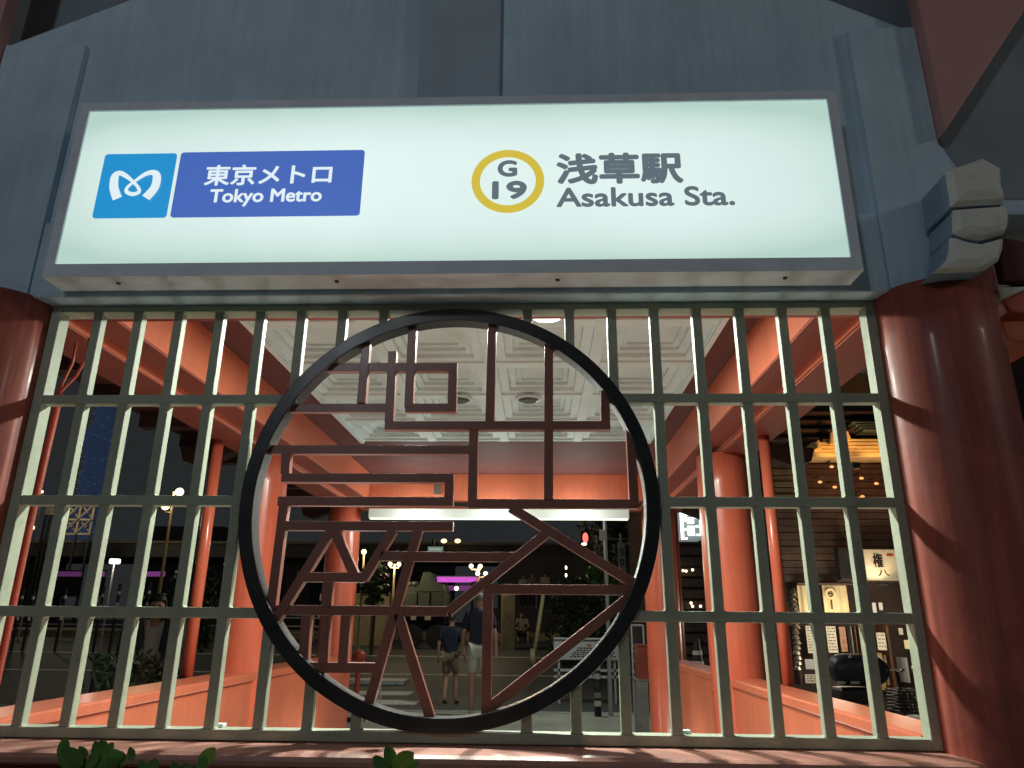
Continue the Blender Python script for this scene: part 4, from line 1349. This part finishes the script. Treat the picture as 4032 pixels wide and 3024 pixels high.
def lattice_mast(x0, x1, y0, y1, Y, label):
    t = thing('lattice_mast', label, 'lattice mast', (0, 0, 0))
    a, b = at(x0, y0, Y), at(x1, y1, Y)
    M_ = mat('lit_truss', (.30, .24, .17), .6, .3, 2)
    n = max(2, round((a.z - b.z) / ((b.x - a.x) / 2)))
    tr = MB()
    for i in range(n + 1):
        z = b.z + (a.z - b.z) * i / n
        tr.box(a.x, b.x, Y, Y + .12, z - .05, z + .05)
        if i < n:
            z2 = b.z + (a.z - b.z) * (i + 1) / n
            for s in (0, 1):
                xa = a.x + (b.x - a.x) * s / 2
                xb = a.x + (b.x - a.x) * (s + 1) / 2
                tr.tube([(xa, Y - .06 + .01 * s, z), (xb, Y - .06 + .01 * s, z2)], .05, 5)
                tr.tube([(xb, Y + .2 + .01 * s, z), (xa, Y + .2 + .01 * s, z2)], .05, 5)
    tr.build('bracing', M_, t)
    for x in (a.x, (a.x + b.x) / 2, b.x):
        MB().box(x - .06, x + .06, Y + .02, Y + .10, 0.5, b.z - .06).build('leg', DARK, t)  # lower legs near black: the unlit part of the mast put into colour
        MB().box(x - .06, x + .06, Y + .021, Y + .101, b.z - .06, a.z).build('upper_leg', M_, t)
    c = Vector(((a.x + b.x) / 2, Y - 3, (a.z + b.z) / 2 + 1))
    return t, c


t, c = lattice_mast(265, 350, 1990, 2102, 36, 'lit lattice steel mast in the second lattice gap')
lamp('mast_lamp', 'POINT', c, 260, (1, .85, .6), t, .3)
t, c = lattice_mast(188, 214, 1984, 2022, 37, 'short lit lattice piece high beside the conduit')
for x, y, r_ in ((126, 2078, .11), (165, 1936, .07), (256, 2254, .06)):
    q = at(x, y, 34)
    t = thing('distant_lamp', {126: 'small bright distant lamp right of the conduit', 165: 'faint distant lamp high beside the conduit', 256: 'tiny lamp among the dim purple balusters'}[x], 'lamp', q)
    MB().sphere((0, 0, 0), r_, 10, 6).build('bulb', GL, t)
    MB().tube([(0, .1, gz(34) - q.z), (0, .1, 0)], .03, 6).build('post', DARK, t)
# dark buildings far away
rn = random.Random(11)
lit = emat('dim_window', (.10, .075, .045), 1.0)
for i, (x0, x1, zt, Y, lb) in enumerate(((-34, -27, 9, 60, 'dark distant block with a few dim windows, far left'), (-24, -17, 6.5, 66, 'low dark distant block left of the lamp post'), (-14, -8, 6.8, 62, 'dark distant block behind the left columns'),
                                         (4.5, 9, 14, 48, 'dark tower block behind the traffic signal'), (9.5, 15, 19, 46, 'tall dark block behind the far right column'))):
    t = thing('distant_building', lb, 'building', (0, 0, 0))
    MB().box(x0, x1, Y, Y + 8, .5, zt).build('wall', mat('night_wall', (.06, .062, .066), .7, .2, .5), t)
    for k in range(14):
        wx = rn.uniform(x0 + .5, x1 - 1)
        wz = 1.5 + int(rn.uniform(0, (zt - 3) / 1.6)) * 1.6
        MB().box(wx, wx + .5, Y - .04 - k * .002, Y - .002, wz, wz + .6).build('window', lit if rn.random() < .5 else DARK, t)
# crates / fences right of centre, orange-red box and metal shelf
def bike_rack():
    Y = 8.6
    t = thing('metal_rack', 'black and grey metal rack leaning beside the far right column', 'rack', (0, 0, 0))
    g = lambda x, y: at(x, y, Y)
    a, b = g(2485, 2462), g(2535, 2545)
    for x in (a.x, b.x):
        MB().tube([(x, Y, 0.0), (x, Y, a.z)], .013, 8).build('upright', GREYM, t)
    for z in (a.z, b.z):
        MB().tube([(a.x, Y, z), (b.x, Y, z)], .013, 8).build('bar', GREYM, t)
    for k in range(6):
        z = b.z - .06 - k * .14
        MB().tube([(a.x, Y, z), (b.x, Y, z)], .012, 8).build('bar', GREYM, t)
    MB().box(a.x + .02, b.x - .02, Y + .02, Y + .05, b.z + .02, a.z - .02).build('mesh_panel', DARK, t)


bike_rack()
Y = 7.6
for x0, x1, y0, y1, m_, nm, lb in ((2507, 2555, 2545, 2680, REDBROWN, 'storage_box', 'dark red box standing on the grey carton'), (2505, 2560, 2682, 2880, GREYC, 'carton', 'tall grey-brown carton stack beside the far right column')):
    a, b = at(x0, y0, Y), at(x1, y1, Y)
    t = thing(nm, lb, 'box', (0, 0, 0))
    zb_ = 0.0 if nm == 'carton' else at(2530, 2682, Y).z + .005
    MB().box(a.x, b.x, Y, Y + .3, zb_, a.z).build('body', m_, t, .01)
    MB().box(a.x - .008, b.x + .008, Y - .008, Y + .308, a.z + .002, a.z + .025).build('lid', m_, t, .004)
t = thing('traffic_barrel', 'orange barrier head behind the emblem lower left bars', 'barrier', (0, 0, 0))
a, b = at(1388, 2560, 9.2), at(1440, 2610, 9.2)
MB().sphere(((a.x + b.x) / 2, 9.2, (a.z + b.z) / 2), (b.x - a.x) / 2, 16, 10, (1, 1, .9)).build('head', REDP, t, smooth=True)
MB().tube([((a.x + b.x) / 2, 9.2, 0), ((a.x + b.x) / 2, 9.2, b.z + .1)], .04, 12).build('stem', REDP, t)
MB().tube([((a.x + b.x) / 2, 9.2, 0), ((a.x + b.x) / 2, 9.2, .06)], .16, 16).build('foot', DARK, t)
# bicycle-height white frame left of the walkers
t = thing('folding_frame', 'slim white folding frame standing behind the lower left ring', 'frame', (0, 0, 0))
for x0, y0, x1, y1 in ((1480, 2780, 1500, 2660), (1500, 2660, 1497, 2790), (1448, 2875, 1462, 2830), (1440, 2850, 1436, 2800)):
    MB().tube([at(x1, y1, 8.2), at(x0, y0, 8.2)], .010, 8).build('tube', WHITEC, t)

# ------------------------------------------------------------------ restaurant on the right
Y = 8.0
SH = thing('restaurant', 'timber restaurant front with glowing golden roof tiles and a brush-lettered signboard', 'building', (0, 0, 0))
G = lambda x, y, d=0: at(x, y, Y + d)
z_ = lambda y: G(3300, y).z
x_ = lambda x, y=2200: G(x, y).x
xr = 9.5
bx('wall', mat('restaurant_wall', (.05, .032, .025), .7, .3, 2), SH, 2.95, xr, Y + .35, Y + .9, 0, 5.5)
# dark horizontal boards
for (x0, y0, y1, m_, nm) in ((3040, 2000, 2290, SLATW, 'board'), (3170, 1825, 1998, BROWNW, 'board')):
    zt, zb_ = z_(y0 if nm else 0), z_(y1)
    k = 0
    z = zb_
    while z < zt - .02:
        mb = MB().box(G(x0, 2100).x, xr, Y + .05 + (k % 2) * .012, Y + .35, z, min(z + .088, zt))
        mb.build('wall_board', m_, SH, 0.004)
        z += .095
        k += 1
z = z_(1965)
k = 0
while z < z_(1838):
    MB().box(G(3040, 1900).x, G(3168, 1900).x, Y + .04 + (k % 2) * .02, Y + .34, z, z + .075).build('wall_board', TANW, SH, 0.006)
    z += .09
    k += 1
# golden lit ridge: stacked courses with stepped end
cz = [z_(1818), z_(1800), z_(1785), z_(1768), z_(1752), z_(1737)]
xl = [3168, 3178, 3186, 3186, 3235, 3262]
for i in range(5):
    MB().box(G(xl[i], 1790).x, xr, Y - .32 + i * .045, Y + .3, cz[i] + .004, cz[i + 1]).build('roof_course', TILE, SH, 0.012)
p = G(3252, 1752)
MB().tube([(p.x, Y - .30, p.z - .06), (p.x, Y - .30, p.z + .10)], [.07, .04], 12).build('roof_finial', TILE, SH)
p = G(3195, 1780)
MB().tube([(p.x, Y - .30, p.z - .02), (p.x + .0, Y - .30, p.z + .10)], [.05, .012], 8).build('roof_finial', TILE, SH)
p = G(3300, 1740)
MB().tube([(p.x - .02, Y - .30, p.z - .06), (p.x - .02, Y - .30, p.z + .07)], [.08, .05], 12).build('roof_finial', TILE, SH)
# grey roof above, dark timbers
for i in range(4):
    MB().box(G(3372 - i * 8, 1680).x, xr, Y - .2 + i * .04, Y + .3, z_(1712 - i * 12), z_(1702 - i * 12)).build('roof_course', TILEG, SH, 0.01)
for i in range(4):
    a = G(3010 + i * 30, 1700 - i * 20)
    MB().box(a.x, xr, Y + .0 + i * .05, Y + .12 + i * .05, z_(1735 - i * 38), z_(1722 - i * 38)).build('eave_timber', DARKWOOD, SH, 0.01)
for fx in (4.1, 4.7, 5.4):
    MB().box(fx - .05, fx + .05, Y - 1.02, Y - .92, z_(1818) - .30, z_(1818) - .22).build('floodlight', DARK, SH, .01)
    lamp('roof_floodlight', 'SPOT', (fx, Y - .95, z_(1818) - .17), 26, (1, .55, .16), SH, .05, (R(128), 0, 0), R(62))
# small lamps glowing in the brown porch
OR = emat('orange_glow', (1, .40, .14), 1.5)
BL = ['single orange bulb just under the golden roof', 'orange bulb furthest left on the porch boards', 'orange bulb right of and below the leftmost one', 'upper left orange bulb seen in the last lattice gap', 'orange bulb furthest right on the porch', 'lower orange bulb in the last lattice gap', 'lowest orange bulb, partly behind the lattice rail']
for bi, (x, y) in enumerate(((3275, 1838), (3229, 1898), (3287, 1918), (3392, 1883), (3451, 1904), (3396, 1955), (3385, 1962))):
    p = G(x, y, -.15)
    t = thing('porch_bulb', BL[bi], 'bulb', p, 0, 'orange bulbs on the restaurant porch')
    MB().sphere((0, 0, 0), .022, 10, 6, (1.4, 1, .8)).build('bulb', OR, t)
    MB().tube([(0, 0.01, .018), (0, 0.05, .05)], [.03, .015], 8).build('shade', BROWNW, t)
    MB().tube([(0, .05, .09), (0, .2, .09)], .01, 6).build('bracket', DARK, t)
lamp('porch_glow', 'POINT', (G(3350, 1900).x, Y - .7, z_(1930)), 5, (1, .45, .18), SH, .2)
# signboard with brush characters
sg = thing('restaurant_signboard', 'wooden signboard with large black brush characters lit from below', 'sign', (0, 0, 0))
a, b = G(3398, 2162, -.18), G(3560, 2285, -.18)
MB().box(a.x, b.x, Y - .18, Y - .08, b.z, a.z).build('panel', PAPER, sg, .01)
MB().box(a.x - .35, a.x - .06, Y - .2, Y - .06, b.z, a.z + .02).build('side_board', DARK, sg, .01)
c0, c1 = G(3432, 2178, -.18), G(3480, 2235, -.18)
text('lettering', '権', INK, sg, c0.x, c1.x, c1.z, c0.z, Y - .184, 0.05)
c0, c1 = G(3455, 2243, -.18), G(3502, 2268, -.18)
text('lettering', '八', INK, sg, c0.x, c1.x, c1.z, c0.z, Y - .184, 0.06)
c0, c1 = G(3490, 2181, -.18), G(3515, 2190, -.18)
MB().box(c0.x, c1.x, Y - .185, Y - .181, c1.z, c0.z).build('seal_mark', REDINK, sg)
c = G(3470, 2300, -.3)
MB().tube([(c.x - .06, Y - .34, c.z), (c.x + .06, Y - .34, c.z)], .025, 10).build('uplight', DARK, sg)
lamp('sign_uplight', 'SPOT', (c.x, Y - .42, c.z + .02), 9, (1, .72, .42), sg, .03, (R(150), 0, 0), R(110))
# cream noren with lamp
nr = thing('shop_curtain', 'cream cloth curtain with a round crest, glowing warm from below', 'curtain', (0, 0, 0))
for x0, x1 in ((3138, 3232), (3236, 3348)):
    a, b = G(x0, 2305, -.1), G(x1, 2440, -.1)
    n = 14
    vs = []
    for j in range(2):
        for i in range(n + 1):
            vs.append((a.x + (b.x - a.x) * i / n, Y - .1 + .012 * math.sin(i * 1.3), (a.z, b.z)[j]))
    k0 = len(vs)
    vs += [(v[0], v[1] + .01, v[2]) for v in vs]
    mb = MB().add(vs, [(i, i + 1, n + 2 + i, n + 1 + i) for i in range(n)] + [(k0 + i, k0 + i + 1, k0 + n + 2 + i, k0 + n + 1 + i) for i in range(n)])
    mb.build('cloth_panel', NOREN, nr, fix=False)
p = G(3269, 2338, -.12)
MB().annulus((p.x, p.z), .045, .068, Y - .135, Y - .118, 32).build('crest_ring', mat('crest_brass', (.7, .55, .3), .35), nr)
MB().box(p.x - .03, p.x + .03, Y - .134, Y - .119, p.z - .008, p.z + .008).build('crest_bar', INK, nr)
MB().box(p.x - .008, p.x + .008, Y - .134, Y - .119, p.z - .2, p.z - .08).build('crest_stem', INK, nr)
MB().tube([(G(3130, 2303).x, Y - .1, z_(2300)), (G(3360, 2303).x, Y - .1, z_(2300))], .015, 8).build('rod', DARKWOOD, nr)
lamp('curtain_lamp', 'SPOT', (G(3250, 2440).x, Y - .45, z_(2462)), 12, (1, .78, .42), nr, .06, (R(155), 0, 0), R(130))
# posters and notices
def poster(x0, x1, y0, y1, label, m, extra=None, d=-.05):
    a, b = G(x0, y0, d), G(x1, y1, d)
    t = thing('poster', label, 'poster', (0, 0, 0))
    MB().box(a.x, b.x, Y + d - .012, Y + d, b.z, a.z).build('sheet', m, t)
    if extra:
        rn = random.Random(x0)
        mb = MB()
        for i in range(extra):
            z = a.z - (a.z - b.z) * (i + .7) / (extra + .6)
            x = a.x + (b.x - a.x) * .12
            while x < b.x - (b.x - a.x) * .2:
                w = rn.uniform(.012, .05)
                mb.box(x, min(x + w, b.x - .01), Y + d - .0145, Y + d - .0125, z - .006, z + .008)
                x += w + .015
        o = mb.build('print', mat('faded_ink', (.12, .10, .08), .6), t)
    return t


poster(3170, 3226, 2464, 2572, 'tall pale paper notice left of the menu poster', PAPER, 9)
poster(3250, 3300, 2466, 2570, 'grey-white menu poster above the dark covered bicycle', PAPER, 8)
poster(3301, 3338, 2468, 2566, 'brown photo poster beside the white menu poster', mat('photo_print', (.28, .13, .07), .5, .7, 16), 0)
poster(3448, 3492, 2491, 2560, 'small cream handbill with leaf marks in the last lattice gap', PAPER, 4)
poster(3536, 3556, 2473, 2499, 'tiny white notice high in the last lattice gap', PAPER, 0)
poster(3432, 3452, 2373, 2415, 'narrow white slip below the signboard, left one', SHOE, 0)
poster(3458, 3476, 2373, 2403, 'narrow white slip below the signboard, right one', SHOE, 0)
poster(3168, 3228, 2595, 2635, 'grey sheet low on the restaurant wall above a dark band', GREYM, 0)
poster(3168, 3228, 2655, 2690, 'lower pale sheet under the dark band', PAPER, 3)
for x0, x1, y0, y1, m_ in ((3340, 3352, 2464, 2572, BROWNW), (3354, 3364, 2464, 2572, GREYC), (3366, 3385, 2464, 2575, BROWNW), (3130, 3168, 2464, 2700, DARKWOOD), (3500, 3530, 2462, 2740, BROWNW), (3388, 3396, 2464, 2575, BROWNW),
                           (3492, 3500, 2580, 2700, TANW), (3568, 3590, 2590, 2690, GREYM)):
    a, b = G(x0, y0), G(x1, y1)
    MB().box(a.x, b.x, Y + .02, Y + .3, max(b.z, 0.02), a.z).build('door_post', m_, SH, .006)
a, b = G(3450, 2570), G(3500, 2720)
MB().box(a.x, b.x, Y + .05, Y + .3, b.z, a.z).build('door_panel', mat('ochre_panel', (.35, .22, .08), .6, .3, 5), SH, .01)
# lit display behind: yellow lamp
p = G(3575, 2535, .0)
t = thing('table_lamp', 'small glowing yellow box lamp at the right edge of the shopfront', 'lamp', (0, 0, 0))
a, b = G(3560, 2520, -.1), G(3595, 2555, -.1)
MB().box(a.x, b.x, Y - .2, Y - .08, b.z, a.z).build('shade', emat('yellow_shade', (.85, .68, .30), .8), t, .01)
MB().box(a.x + .02, b.x - .02, Y - .18, Y - .10, b.z - .3, b.z - .003).build('stand', DARK, t)
lamp('shop_lamp', 'POINT', (G(3420, 2500).x, Y - .8, z_(2470)), 26, (1, .84, .62), SH, .2)
lamp('shop_lamp', 'POINT', (G(3180, 2500).x, Y - .8, z_(2480)), 20, (1, .84, .64), SH, .2)
# string of metal bells by the thin pipe
t = thing('bell_string', 'vertical string of shiny metal bells beside the right rain pipe', 'ornament', (0, 0, 0))
rn = random.Random(2)
for k in range(16):
    y = 2325 + k * 20
    p = G(3124 + 2.5 * math.sin(k * 2) + k * 1.2, y, -.25)
    MB().tube([(p.x, Y - .25, p.z - .035), (p.x, Y - .25, p.z), (p.x, Y - .25, p.z + .03)], [.052, .04, .012], 12).build('bell', METALORN, t)
p0, p1 = G(3124, 2315, -.25), G(3146, 2660, -.25)
MB().tube([(p0.x, Y - .25, p0.z), (p1.x, Y - .25, p1.z)], .006, 6).build('cord', DARK, t)

# covered bicycle with child seat in front of the restaurant
def covered_bike():
    Y2 = 5.4
    t = thing('covered_bicycle', 'bicycle with a dark rain-covered child seat parked behind the low wall', 'bicycle', (0, 0, 0))
    g = lambda x, y, d=0: at(x, y, Y2 + d)
    c = g(3345, 2640)
    w = (g(3490, 2640).x - g(3265, 2640).x) / 2
    h = (g(3345, 2572).z - g(3345, 2700).z) / 2
    cx = (g(3265, 2640).x + g(3490, 2640).x) / 2
    cz_ = (g(3345, 2572).z + g(3345, 2700).z) / 2
    mb = MB()
    N, M_ = 28, 16
    vs = []
    for i in range(M_ + 1):
        ph = PI * i / M_
        for k in range(N):
            th = 2 * PI * k / N
            sx = math.copysign(abs(math.cos(th)) ** .6, math.cos(th)) * math.sin(ph) ** .5
            sy = math.copysign(abs(math.sin(th)) ** .8, math.sin(th)) * math.sin(ph) ** .5
            p = Vector((cx + w * sx, Y2 + .2 * sy, cz_ + h * math.cos(ph)))
            q = noise.noise(p * 6) * .03
            vs.append(p + Vector((q, q, q * .4)))
    mb.add(vs, [(i * N + k, (i + 1) * N + k, (i + 1) * N + (k + 1) % N, i * N + (k + 1) % N) for i in range(M_) for k in range(N)])
    mb.build('rain_cover', DARKBLUE, t, smooth=True)
    a, b = g(3285, 2705), g(3440, 2770)
    MB().box(a.x, b.x, Y2 - .16, Y2 + .16, b.z, a.z).build('child_seat', DARK, t, .05, segs=3)
    for x0, x1 in ((3292, 3325), (3345, 3380)):
        a, b = g(x0, 2682, -.2), g(x1, 2693, -.2)
        MB().box(a.x, b.x, Y2 - .235, Y2 - .215, b.z, a.z).build('reflector_strip', WHITEC, t, .003)
    p = g(3348, 2585, -.22)
    MB().prism([(p.x - .018, p.z - .012), (p.x + .018, p.z - .012), (p.x, p.z + .022)], Y2 - .225, Y2 - .205).build('badge', SHOE, t)
    # wheels
    for wx in (3300, 3560):
        q = g(wx, 2800)
        cxw, czw, rr = q.x, .33, .30
        n = 28
        ring_ = [(cxw + rr * math.cos(2 * PI * k / n), Y2, czw + rr * math.sin(2 * PI * k / n)) for k in range(n + 1)]
        MB().tube(ring_, .02, 8, False).build('tyre', DARK, t)
        sp = MB()
        for k in range(12):
            an = 2 * PI * k / 12
            sp.tube([(cxw, Y2, czw), (cxw + rr * math.cos(an), Y2, czw + rr * math.sin(an))], .003, 4)
        sp.build('spokes', GREYM, t)
    A, B = g(3300, 2800), g(3560, 2800)
    Ht = g(3530, 2640)
    MB().tube([(A.x, Y2, .33), ((A.x + B.x) / 2 - .1, Y2, .30), (Ht.x, Y2, Ht.z - .25)], .02, 8).build('frame', DARK, t)
    MB().tube([(Ht.x, Y2, Ht.z), (Ht.x + .03, Y2, Ht.z - .3), (B.x, Y2, .33)], .018, 8).build('fork', DARK, t)
    MB().tube([(Ht.x - .05, Y2 - .25, Ht.z + .02), (Ht.x, Y2 - .1, Ht.z), (Ht.x, Y2 + .1, Ht.z), (Ht.x - .05, Y2 + .25, Ht.z + .02)], .014, 8).build('handlebar', METALORN, t)
    q = g(3572, 2630)
    MB().sphere((q.x, Y2 - .2, q.z), .05, 12, 8).build('bell', METALORN, t, smooth=True)
    a, b = g(3478, 2710), g(3600, 2790)
    bk = MB()
    for k in range(7):
        z = b.z + (a.z - b.z) * k / 6
        bk.box(a.x, b.x, Y2 - .30, Y2 - .285, z - .006, z + .006)
        bk.box(a.x, b.x, Y2 - .05, Y2 - .035, z - .006, z + .006)
        bk.box(a.x, a.x + .012, Y2 - .284, Y2 - .051, z - .006, z + .006)
    for k in range(9):
        x = a.x + (b.x - a.x) * k / 8
        bk.box(x - .005, x + .005, Y2 - .312, Y2 - .301, b.z, a.z)
    bk.build('basket', DARK, t)
    return t


covered_bike()
a = at(3615, 2822, 4.6)
t = thing('saddle', 'glossy white curved saddle edge just above the right low wall', 'saddle', (0, 0, 0))
MB().sphere((a.x, 4.6, a.z - .01), .10, 18, 10, (1, 1.3, .22)).build('seat', SHOE, t, smooth=True)
MB().tube([(a.x, 4.6, 0), (a.x, 4.6, a.z - .02)], .015, 8).build('seat_post', GREYM, t)

# white neon-lit vertical sign seen between the right columns
NS = thing('lit_vertical_sign', 'bright white lit vertical sign between the right-hand columns', 'sign', (0, 0, 0))
Yn = 8.4
a, b = at(2674, 2005, Yn), at(2764, 2125, Yn)
MB().box(a.x, b.x, Yn, Yn + .3, b.z, a.z).build('box', emat('sign_body', (.16, .2, .2), 1), NS, .01)
NE = emat('white_neon', (.92, 1.0, .98), 2.2)
W_, H_ = (b.x - a.x), (a.z - b.z)
def nb_(u0, u1, v0, v1):
    MB().box(a.x + W_ * u0, a.x + W_ * u1, Yn - .04, Yn - .01, b.z + H_ * v0, b.z + H_ * v1).build('lit_stroke', NE, NS, .004)
nb_(.0, .14, .0, .95)
nb_(.33, .66, .12, .44)
nb_(.33, .66, .52, .72)
nb_(.33, .66, .78, .98)
nb_(.0, .3, .0, .06)
nb_(.0, .3, .3, .36)
nb_(.0, .3, .58, .64)
nb_(.72, 1.0, .12, .18)
nb_(.72, 1.0, .40, .46)
nb_(.72, 1.0, .68, .74)
nb_(.92, 1.0, .12, .96)
nb_(.16, .31, .66, .95)
MB().box(b.x - .03, 2.96, Yn + .1, Yn + .16, a.z - .1, a.z - .04).build('mount', DARK, NS)
lamp('neon_lamp', 'POINT', ((a.x + b.x) / 2, Yn - .4, (a.z + b.z) / 2), 5, (.9, 1, .98), NS, .1)
db = thing('side_street_building', 'dark brown slatted building with tiny lights between the right columns', 'building', (0, 0, 0))
MB().box(3.2, 9.5, 17.2, 24, -.1, 6).build('wall', mat('side_wall', (.05, .035, .03), .7, .3, 2), db)
for k in range(20):
    MB().box(3.1, 9.5, 17.1 + (k % 2) * .02, 17.19, .4 + k * .27, .6 + k * .27).build('wall_board', SLATW, db)
for x, y in ((2732, 2373), (2738, 2386), (2770, 2386), (2700, 2243), (2712, 2245), (2738, 2240)):
    p = at(x, y, 16.6)
    MB().sphere((p.x, 16.95, p.z), .035, 8, 6).build('bulb', emat('tiny_bulb', (1, .75, .5), 3.0 if y > 2300 else .8), db)
MB().tube([(at(2655, 2300, 6.5).x, 6.5, 0), (at(2655, 2300, 6.5).x, 6.5, 3.0)], .085, 20).build('porch_column', REDBROWN, db, smooth=True)
cn = at(2745, 2560, 6.4)
t = thing('reflective_cone', 'dark cone with white stripes standing just past the right low wall', 'cone', (cn.x, 6.4, 0))
MB().tube([(0, 0, 0.03), (0, 0, cn.z + .12)], [.16, .03], 16).build('body', DARK, t)
for k in range(4):
    z = cn.z - .05 - k * .11
    r_ = .03 + (.13) * (1 - z / (cn.z + .12)) + .004
    MB().tube([(0, 0, z), (0, 0, z + .045)], [r_ + .004, r_ - .0], 16, False).build('stripe', SHOE, t)
MB().box(-.19, .19, -.19, .19, 0.0, .028).build('base', DARK, t)

# ------------------------------------------------------------------ plants
def leafy_shoots(name, label, base, shoots, m, size, seed, cat_='plant'):
    """base x,y ; shoots: list of leaf centre points with direction"""
    t = thing(name, label, cat_, (base[0], base[1], 0))
    rn = random.Random(seed)
    for (dx, dz, an, ln, mm) in shoots:
        d = Vector((math.cos(an), rn.uniform(-.25, .1), math.sin(an))).normalized()
        s = d.cross(Vector((0, 1, 0))).normalized()
        up_ = s.cross(d)
        p = Vector((dx, rn.uniform(-.03, .03), dz))
        vs = []
        n = 6
        for i in range(n + 1):
            u = i / n
            w = math.sin(PI * min(1, u * .93 + .05)) ** .75 * ln * .27
            c = p + d * ln * u - Vector((0, 0, 1)) * (u * u * ln * .12)
            vs += [c - s * w + up_ * w * .25, c, c + s * w + up_ * w * .25]
        fs = []
        for i in range(n):
            fs += [(3 * i, 3 * i + 1, 3 * i + 4, 3 * i + 3), (3 * i + 1, 3 * i + 2, 3 * i + 5, 3 * i + 4)]
        MB().add(vs, fs).build('leaf', mm, t, smooth=True, fix=False)
    st = MB()
    st.tube([(0, 0.02, 0), (.01, .02, shoots[0][1] - .1), (shoots[0][0], .01, shoots[0][1])], [.012, .009, .004], 6)
    for (dx, dz, an, ln, mm) in shoots[1:]:
        st.tube([(.005, .015, shoots[0][1] - .25), (dx, 0, dz)], [.006, .003], 5)
    st.build('stem', BARK, t)


def shoots_at(cx, cz, spec):
    return [((at(x, y, -.75).x - cx), at(x, y, -.75).z, an, ln, m_) for x, y, an, ln, m_ in spec]


b0 = at(365, 3010, -.75)
spec = [(355, 3000, 1.9, .085, LEAF), (350, 2995, 2.35, .10, LEAF), (365, 2990, .35, .10, LEAF), (370, 3010, .9, .09, LEAF), (375, 2985, 1.2, .06, LEAF), (330, 3010, 2.9, .06, LEAF), (380, 3024, .1, .09, LEAF), (340, 3030, 3.0, .08, LEAF), (300, 3040, 1.8, .06, LEAF), (400, 3040, .6, .08, LEAF), (420, 3030, 1.0, .06, LEAF), (365, 3040, 1.6, .08, LEAF), (390, 2960, 1.0, .05, LEAF), (335, 2975, 2.2, .055, LEAF), (440, 2985, .3, .06, LEAF), (300, 3000, 2.6, .05, LEAF)]
spec = [(x, y + 12, a_, ln * .58, m_) for x, y, a_, ln, m_ in spec]
spec += [(x + rn.uniform(-60, 60), 3010 + rn.uniform(-30, 30), rn.uniform(.2, 2.9), rn.uniform(.03, .05), LEAFM if rn.random() < .5 else LEAF) for x in (300, 330, 360, 390, 420, 440, 280, 350)]
leafy_shoots('shrub', 'dark green leafy shoot at the bottom left in front of the sill', (b0.x, -.75), shoots_at(b0.x, 0, spec), LEAF, .05, 2)
b0 = at(760, 3030, -.75)
spec = [(600, 3060, 1.2, .05, LEAF), (590, 3055, 1.9, .04, LEAF), (700, 3065, 1.8, .04, LEAF), (760, 3030, .95, .055, LEAFY), (790, 3050, 1.3, .045, LEAF), (770, 3060, 2.2, .04, LEAF)]
leafy_shoots('shrub', 'low shoots with one bright yellow-green leaf, bottom left', (b0.x, -.75), shoots_at(b0.x, 0, spec), LEAF, .05, 4)
b0 = at(1540, 3040, -.75)
spec = [(1540, 3030, 1.9, .05, LEAF), (1530, 3035, 2.3, .045, LEAF), (1545, 3030, .75, .06, LEAFY), (1535, 3020, 1.75, .04, LEAF), (1560, 3040, .5, .05, LEAF), (1500, 3045, 2.0, .04, LEAF)]
leafy_shoots('shrub', 'small green shoot at the bottom edge below the ring', (b0.x, -.75), shoots_at(b0.x, 0, spec), LEAF, .05, 6)
# plant beyond the left low wall
q = at(455, 2690, 3.2)
bush('potted_plant', 'wispy green plant just beyond the left low wall', 'plant', (q.x, 3.2, q.z), (.30, .2, .26), 260, .035, mat('dim_leaf', (.045, .075, .03), .6, .5, 9), 21, False, 0)
q = at(590, 2690, 3.6)
bush('potted_plant', 'sparse brownish plant beside the visitor beyond the left wall', 'plant', (q.x, 3.6, q.z), (.22, .2, .25), 160, .05, mat('dry_leaf', (.12, .09, .05), .6, .4, 9), 23, False, 0)
# glossy plastic item low right front
a = at(3440, 3018, -.5)
